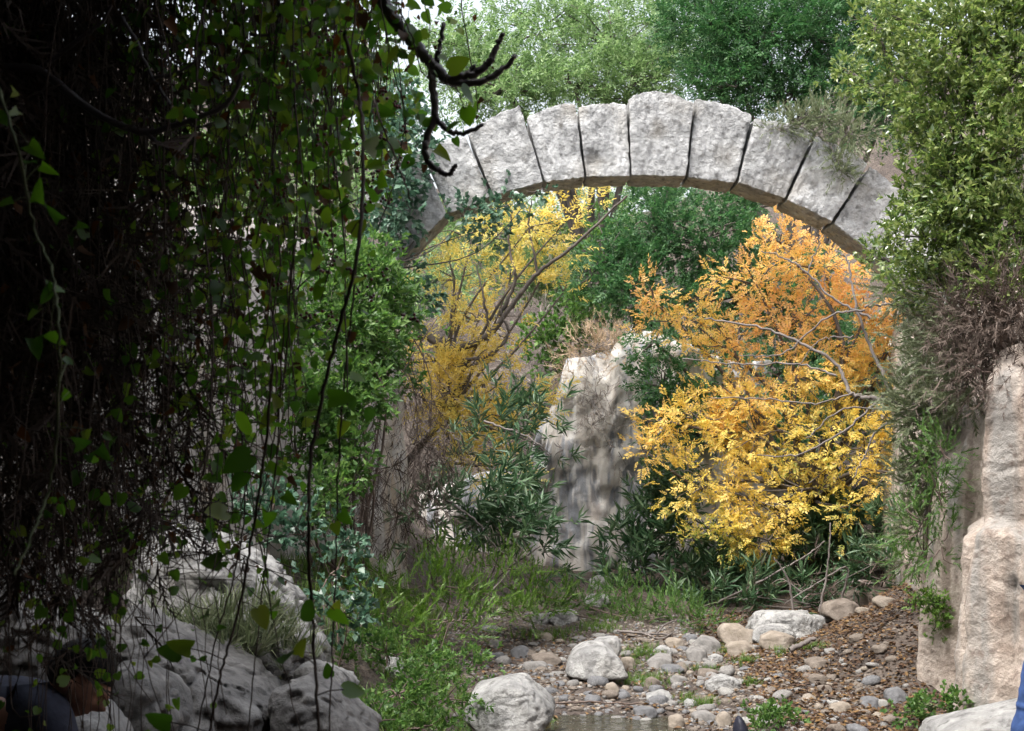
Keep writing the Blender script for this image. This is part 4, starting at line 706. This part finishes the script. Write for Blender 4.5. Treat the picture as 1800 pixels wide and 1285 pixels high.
# the curtain: dense dead stems at the left, leafy strands at the right
CB = at(250, -400, 3.9)
cu = put('vine_curtain', None, None, CB, label='dense dark curtain of tangled vines hanging at the left', cat='vine')
gs, gl, gd, gb = Geo(), Geo(), Geo(), Geo(); lp = []
def bottom(px): return np.interp(px, [-200, 100, 300, 380, 450, 500, 540, 620, 700], [1060, 1030, 980, 930, 800, 560, 400, 300, 200])
for k in range(490):
    px = rv.uniform(330, 640) if k >= 400 else rv.uniform(-160, 690) if k % 2 else rv.uniform(-160, 280); Y0 = rv.uniform(3.05, 4.3); top = at(px, 0, Y0); top[2] = 4.55
    zb = at(px, bottom(px) * rv.uniform(.45, 1.08), Y0)[2]; n = 22
    t = np.linspace(0, 1, n)[:, None]; p = top + (np.array([top[0] + rv.normal(0, .08), Y0 + rv.normal(0, .1), zb]) - top) * t
    p += np.cumsum(rv.normal(0, .017, (n, 3)), 0) * [1, 1, .2]
    tube(gs, p, np.linspace(.0032, .0014, n) * rv.uniform(.6, 1.5), 3)
    leafy = np.clip((px - 170) / 200, .06, 1) * (1.1 if px > 300 else .7)
    m = int(80 * leafy); i = rv.integers(3, n, m); q = p[i] + rv.normal(0, .03, (m, 3))
    if k % 6 == 0 and px > 180: lp += [(x, y) for x, y in zip(q, rv.normal(0, 1, (m, 3)))][:7]
    elif m:
        d = unit(m, rv) * .8 + [0, 0, -.5]; R = rots(d, unit(m, rv) * .7 + [0, -.8, .4]); sc = .011 + .030 * rv.random(m) ** 1.6
        b = rv.random(m) < .15
        for kk, pr in enumerate(HRT): s_ = np.zeros(m, bool); s_[kk::3] = True; scatter(gl, pr, q[s_ & ~b], R[s_ & ~b], sc[s_ & ~b])
        scatter(gd, HRT[1], q[b], R[b], sc[b])
    if px < 225:                                            # thatch of withered bits
        m = 40; q = p[rv.integers(2, n, m)] + rv.normal(0, .03, (m, 3)); d = unit(m, rv) * .6 + [0, 0, -.7]
        R = rots(d, unit(m, rv)); s_ = rv.random(m) < .75
        scatter(gs, TWG[k % 3], q[s_], R[s_], rv.uniform(.08, .2, s_.sum())); scatter(gd, HRT[1], q[~s_], R[~s_], rv.uniform(.015, .04, (~s_).sum()))
for k in range(60):
    px = rv.uniform(-40, 420) if k % 2 else rv.uniform(20, 230); Y0 = rv.uniform(2.7, 3.8); a = at(px, rv.uniform(500, 800), Y0); b = at(px + rv.normal(0, 50), rv.uniform(1080, 1400), Y0); q = curve([a, (a + b) / 2 + rv.normal(0, .03, 3), b], 16, .004, rv); tube(gs, q, .0013, 3)
    m = 4; i = rv.integers(4, 16, m); scatter(gl, HRT[k % 3], q[i] + rv.normal(0, .012, (m, 3)), rots(unit(m, rv) + [0, 0, -.5], unit(m, rv) * .5 + [0, -1, .3]), rv.uniform(.012, .03, m))
for k in range(2000):                                        # curling side twigs
    px = rv.uniform(-120, 400); py = rv.uniform(0, 1) ** .9 * bottom(px); c = at(px, py, rv.uniform(3, 4.7)); a = rv.normal(0, rv.uniform(.03, .13), (3, 3)); tube(gs, curve(c + np.cumsum(a, 0), 7), rv.uniform(.0008, .0019), 3)
for k in range(46):                                         # small dark red berries
    c = at(rv.uniform(440, 720), rv.uniform(60, 560), rv.uniform(3, 3.6))
    for j in range(rv.integers(4, 9)): scatter(gb, ICO[1], (c + rv.normal(0, .009, 3))[None], np.eye(3)[None], [.0045])
gobj('stems', gs, M['twigd'], cu, CB)['kind'] = 'stuff'; gobj('foliage', gl, LM['vine'], cu, CB)['kind'] = 'stuff'
gobj('withered_leaves', gd, LM['vined'], cu, CB)['kind'] = 'stuff'; gobj('berries', gb, plain('dark_berries', (.10, .012, .015), .35, .5), cu, CB, smooth=True)['kind'] = 'stuff'
for q, d in lp[:290]: leaf_part(cu, CB, q, rvp.uniform(.02, .05), HM + OM, d=d * .6 + [0, 0, -.5])

# ---------------------------------------------------------------- fig branches
FB = np.array([-2.7, 2.6, float(hgt(-2.7, 2.6)) - .1]); fig = put('fig_tree', None, None, FB, label='bare fig tree with knobbly dark twigs reaching across the top', cat='tree')
def knob(g, pts, r0, r1_, n, jit=.002):
    q = curve(pts, n, jit, rv); rad = np.linspace(r0, r1_, n) * (1 + .22 * np.abs(vnoise(np.stack([np.arange(n) * .9, np.full(n, r0 * 999), np.zeros(n)], -1)))); tube(g, q, rad, 7)
g = Geo(); knob(g, [FB, FB + [.1, .2, 1.4], (-2.35, 2.9, 2.9), (-1.9, 3.0, 3.9)], .11, .06, 20, .01); knob(g, [(-2.35, 2.9, 2.9), (-1.7, 3.05, 2.85), at(-60, 108, 3)], .05, .017, 14); knob(g, [(-1.9, 3.0, 3.9), (-1.2, 3.1, 3.75), at(640, -45, 3.2)], .06, .022, 14)
gobj('trunk', g, M['barkd'], fig, FB, smooth=True)
A = lambda s, Y0: [at(x, y, Y0) for x, y in s]
g = Geo()
for s, a, b in (([(-60, 108), (0, 117), (68, 124), (130, 172), (190, 210), (255, 232), (300, 222), (345, 208), (395, 185), (418, 150), (425, 125)], .0105, .004), ([(68, 124), (100, 98), (145, 65), (180, 38), (200, 0)], .006, .003), ([(255, 232), (290, 258), (345, 281)], .005, .0025), ([(215, 30), (240, 75), (265, 130), (300, 185), (320, 213)], .004, .0035), ([(265, 136), (300, 132), (340, 110), (362, 85)], .004, .002), ([(330, 215), (350, 224), (390, 210)], .003, .002)):
    knob(g, A(s, 3.0), a, b, 6 * len(s), .001)
gobj('branch', g, M['barkd'], fig, FB, smooth=True)
g = Geo()
for s, a, b in (([(640, -45), (668, -5), (700, 45), (735, 85), (758, 112), (785, 138), (800, 135), (835, 128), (858, 112), (872, 85), (884, 60)], .017, .0055), ([(758, 112), (760, 150), (765, 205)], .0095, .0085), ([(765, 205), (748, 245), (750, 280), (770, 300), (788, 306), (801, 290)], .008, .005), ([(765, 205), (785, 228), (815, 234), (848, 220)], .007, .0045), ([(770, 128), (800, 145), (850, 142), (880, 125), (906, 98)], .010, .0055), ([(768, 108), (772, 85), (780, 42)], .007, .005), ([(815, 135), (822, 128), (834, 115)], .006, .005), ([(440, 60), (480, 62), (530, 50), (560, 30)], .004, .002), ([(485, -20), (492, 20), (484, 58)], .005, .004)):
    knob(g, A(s, 3.2), a, b, 6 * len(s), .0016)
gobj('branch', g, M['barkd'], fig, FB, smooth=True)

# ---------------------------------------------------------------- people
def skin(name, joints, edges, root, material, parent, base, sub=2):
    me = bpy.data.meshes.new(name); ks = list(joints); me.from_pydata([Vector(joints[k][0]) - Vector(base) for k in ks], [(ks.index(a), ks.index(b)) for a, b in edges], []); o = bpy.data.objects.new('tmp', me); C.objects.link(o)
    o.modifiers.new('s', 'SKIN'); s = o.modifiers.new('d', 'SUBSURF'); s.levels = s.render_levels = sub
    for k, v in zip(ks, me.skin_vertices[0].data): rr_ = joints[k][1]; v.radius = rr_ if isinstance(rr_, tuple) else (rr_, rr_); v.use_root = k == root
    dg = bpy.context.evaluated_depsgraph_get(); m2 = bpy.data.meshes.new_from_object(o.evaluated_get(dg)); bpy.data.objects.remove(o)
    m2.name = name; m2.materials.clear(); m2.materials.append(material); m2.polygons.foreach_set('use_smooth', np.ones(len(m2.polygons), bool))
    return put(name, m2, parent)
SKIN = plain('skin', (.42, .235, .17), .5, .35, .08); HAIR = plain('black_hair', (.006, .005, .005), .6, .2); TEE = plain('navy_tee', (.045, .05, .075), .85, .2, .2, 30); JEAN = plain('blue_jeans', (.045, .085, .22), .85, .2, .25, 22); SHOE = plain('dark_boot', (.015, .016, .028), .6, .3)
# crouching person, bent forward, head turned to the right and down
H = at(142, 1197, 4.3); PB = np.array([-1.95, 4.35, float(hgt(-1.95, 4.35))]); V3 = lambda *a: np.array(a, float)
pe = put('person', None, None, PB, label='dark haired person in a navy tee bending forward at lower left', cat='person')
nk = at(92, 1222, 4.3); ch = at(20, 1262, 4.32); pv = ch + [-.46, .05, -.06]; sh1 = at(92, 1262, 4.16); sh2 = at(60, 1235, 4.5)
J = dict(pv=(pv, (.15, .13)), sp=((pv + ch) / 2 + [0, 0, .03], (.14, .11)), ch=(ch, (.15, .12)), nk=(nk, .056), hd=(H - [.02, 0, .01], (.06, .06)),
         s1=(sh1, .062), e1=(sh1 + [.06, -.02, -.27], .042), w1=(sh1 + [.22, -.01, -.45], .028), h1=(sh1 + [.29, 0, -.5], (.034, .018)),
         s2=(sh2, .062), e2=(sh2 + [.08, .02, -.27], .042), w2=(sh2 + [.24, -.05, -.45], .028), h2=(sh2 + [.31, -.06, -.5], (.034, .018)),
         k1=(pv + [.28, -.14, -.33], .075), a1=(pv + [-.02, -.14, -.74], .045), t1=(pv + [.16, -.14, -.80], .035), k2=(pv + [.26, .14, -.35], .075), a2=(pv + [-.04, .14, -.74], .045), t2=(pv + [.14, .14, -.80], .035))
for s, w in (('1', -1), ('2', 1)):
    h = J['h' + s][0]
    for i in range(4): J['f%s%d' % (s, i)] = (h + [.045 - .004 * i, (i - 1.5) * .019, -.035], .009); J['g%s%d' % (s, i)] = (h + [.055 - .006 * i, (i - 1.5) * .02, -.075], .0075)
    J['th' + s] = (h + [.0, -.05, -.02], .009)
E = [('pv', 'sp'), ('sp', 'ch'), ('ch', 'nk'), ('nk', 'hd'), ('ch', 's1'), ('s1', 'e1'), ('e1', 'w1'), ('w1', 'h1'), ('ch', 's2'), ('s2', 'e2'), ('e2', 'w2'), ('w2', 'h2'), ('pv', 'k1'), ('k1', 'a1'), ('a1', 't1'), ('pv', 'k2'), ('k2', 'a2'), ('a2', 't2')]
for s in '12':
    for i in range(4): E += [('h' + s, 'f%s%d' % (s, i)), ('f%s%d' % (s, i), 'g%s%d' % (s, i))]
    E.append(('h' + s, 'th' + s))
body = skin('body', J, E, 'pv', SKIN, pe, PB)
# head: sculpted ovoid with brow, nose, lips, chin and ears; local axes: x forward, z up
def head_mesh():
    d, f = ICO[5]; v = d * np.array([.098, .076, .118]); x, y, z = d[:, 0], d[:, 1], d[:, 2]
    front = sstep(.3, .9, x)
    v[:, 0] *= 1 - .10 * sstep(-.1, -.9, z) ; v[:, 1] *= 1 - .28 * sstep(-.15, -1, z)
    G = lambda cy, cz, sy, sz: np.exp(-((y - cy) / sy) ** 2 - ((z - cz) / sz) ** 2) * front
    v[:, 0] += .026 * G(0, -.18, .11, .15) + .012 * G(0, .02, .09, .2) + .008 * G(0, -.52, .2, .06) + .006 * G(0, -.62, .18, .06) + .014 * G(0, -.85, .25, .14) + .008 * G(0, .2, .5, .09) - .010 * G(.32, .06, .14, .1) - .010 * G(-.32, .06, .14, .1) - .006 * G(0, -.57, .22, .03)
    for s in (-1, 1):
        e = np.exp(-((x - .02) / .16) ** 2 - ((z + .02) / .24) ** 2) * (d[:, 1] * s > .5); v[:, 1] += s * .018 * e
    return v, f
tilt = Matrix.Rotation(math.radians(38), 3, 'Y') @ Matrix.Rotation(math.radians(-14), 3, 'Z'); tm = np.array(tilt)
v, f = head_mesh(); bm = bmesh.new(); bm.from_mesh(body.data); mh = Geo().add(v @ tm.T + H, f).mesh('head', PB, True); bm.from_mesh(mh); bm.to_mesh(body.data); bm.free(); bpy.data.meshes.remove(mh)
d, f = ICO[5]; hv = d * np.array([.108, .087, .124]) + [-.012, 0, .012]; hv = hv * (1 + .05 * fbm(d * 6, 3) + .03 * fbm(d * 17, 2))[:, None]
keep = (d[:, 2] > .28) | ((d[:, 0] < -.12) & (d[:, 2] > -.45)) | ((d[:, 0] < .25) & (d[:, 2] > .05)); ff = f[keep[f].all(1)]
gobj('hair', Geo().add(hv @ tm.T + H, ff), HAIR, pe, PB, smooth=True)
JT = dict(pv=(pv + [0, 0, .0], (.165, .145)), sp=((pv + ch) / 2 + [0, 0, .03], (.16, .13)), ch=(ch, (.165, .135)), nb=(ch + (nk - ch) * .72, .085), s1=(sh1, .078), m1=(sh1 + [.04, -.012, -.17], .066), s2=(sh2, .078), m2=(sh2 + [.05, .012, -.17], .066))
skin('tee_shirt', JT, [('pv', 'sp'), ('sp', 'ch'), ('ch', 'nb'), ('ch', 's1'), ('s1', 'm1'), ('ch', 's2'), ('s2', 'm2')], 'ch', TEE, pe, PB)
skin('trousers', dict(pv=(pv + [0, 0, -.03], (.17, .15)), k1=(J['k1'][0], .092), a1=(J['a1'][0], .062), k2=(J['k2'][0], .092), a2=(J['a2'][0], .062)), [('pv', 'k1'), ('k1', 'a1'), ('pv', 'k2'), ('k2', 'a2')], 'pv', SHOE, pe, PB)
# standing person, mostly outside the frame: one jeans leg at the right edge
fx = at(1788, 1285, 7.0)[0]; gz0 = .22; QB = V3(fx + .2, 7.0, gz0)
qe = put('person', None, None, QB, label='person in blue jeans cut off by the right edge of the picture', cat='person')
hip = V3(fx + .33, 7.05, gz0 + .93)
JJ = dict(pv=(hip, (.16, .12)), sp=(hip + [.04, 0, .24], (.14, .1)), ch=(hip + [.07, 0, .45], (.16, .11)), nk=(hip + [.08, 0, .62], .055), hd=(hip + [.08, -.01, .76], (.085, .1)), ht=(hip + [.08, -.01, .86], .06),
          s1=(hip + [-.04, 0, .52], .06), e1=(hip + [.0, .0, .27], .045), w1=(hip + [.1, -.13, .14], .03), h1=(hip + [.15, -.16, .12], .03), s2=(hip + [.25, 0, .52], .06), e2=(hip + [.33, 0, .24], .045), w2=(hip + [.36, -.06, .0], .03), h2=(hip + [.37, -.08, -.07], .03),
          a=(V3(fx + .17, 7.0, gz0 + .78), .085), k1=(V3(fx + .11, 6.98, gz0 + .48), .065), a1=(V3(fx + .05, 7.02, gz0 + .1), .045), t1=(V3(fx + .03, 6.84, gz0 + .04), .035), b=(hip + [.12, 0, -.15], .085), k2=(V3(fx + .5, 7, gz0 + .48), .065), a2=(V3(fx + .52, 7.03, gz0 + .1), .045), t2=(V3(fx + .53, 6.86, gz0 + .04), .035))
skin('body', JJ, [('pv', 'sp'), ('sp', 'ch'), ('ch', 'nk'), ('nk', 'hd'), ('hd', 'ht'), ('ch', 's1'), ('s1', 'e1'), ('e1', 'w1'), ('w1', 'h1'), ('ch', 's2'), ('s2', 'e2'), ('e2', 'w2'), ('w2', 'h2'), ('pv', 'a'), ('a', 'k1'), ('k1', 'a1'), ('a1', 't1'), ('pv', 'b'), ('b', 'k2'), ('k2', 'a2'), ('a2', 't2')], 'pv', SKIN, qe, QB)
jn = skin('jeans', dict(pv=(hip, (.18, .14)), a=(JJ['a'][0], .105), k1=(JJ['k1'][0], .09), c1=((JJ['k1'][0] + JJ['a1'][0]) / 2, .085), a1=(JJ['a1'][0], .085), b=(JJ['b'][0], .105), k2=(JJ['k2'][0], .09), a2=(JJ['a2'][0], .085)), [('pv', 'a'), ('a', 'k1'), ('k1', 'c1'), ('c1', 'a1'), ('pv', 'b'), ('b', 'k2'), ('k2', 'a2')], 'pv', JEAN, qe, QB, 3)
n = len(jn.data.vertices); co = np.zeros(n * 3, np.float32); jn.data.vertices.foreach_get('co', co); co = co.reshape(-1, 3)
no = np.zeros(n * 3, np.float32); jn.data.vertices.foreach_get('normal', no); co += no.reshape(-1, 3) * (.010 * ridge(co * [6, 6, 14], 2))[:, None]; jn.data.vertices.foreach_set('co', co.ravel())
skin('jacket', {k: (JJ[k][0], tuple(np.array(JJ[k][1]) * 1.12) if isinstance(JJ[k][1], tuple) else JJ[k][1] * 1.3) for k in ('sp', 'ch', 's1', 'e1', 'w1', 's2', 'e2', 'w2')}, [('sp', 'ch'), ('ch', 's1'), ('s1', 'e1'), ('e1', 'w1'), ('ch', 's2'), ('s2', 'e2'), ('e2', 'w2')], 'ch', TEE, qe, QB)
# dark boot poking up at the bottom edge
b0 = hit(1302, 1292, 7.5, 12); s = b0[1] / F
g = Geo()
d, f = ICO[4]; t = (d[:, 2] + 1) / 2
v = np.stack([d[:, 0] * 14 * s * (1 - .25 * sstep(.6, 1, t)) + (t - .5) * -6 * s, d[:, 1] * 22 * s, d[:, 2] * 32 * s + 2 * s], -1); v *= (1 + .03 * fbm(d * 4, 2))[:, None]; g.add(v + b0, f)
bo = put('boot', None, None, b0, label='dark navy boot tip poking up among the cobbles at the bottom edge', cat='boot'); gobj('upper', g, SHOE, bo, b0, smooth=True)
g = Geo(); v2 = v * [1.08, 1.05, 1] ; v2[:, 0] -= 12 * s; v2[:, 2] = v2[:, 2] * .55 - 12 * s; g.add(v2 + b0, f); gobj('sole', g, SHOE, bo, b0, smooth=True)
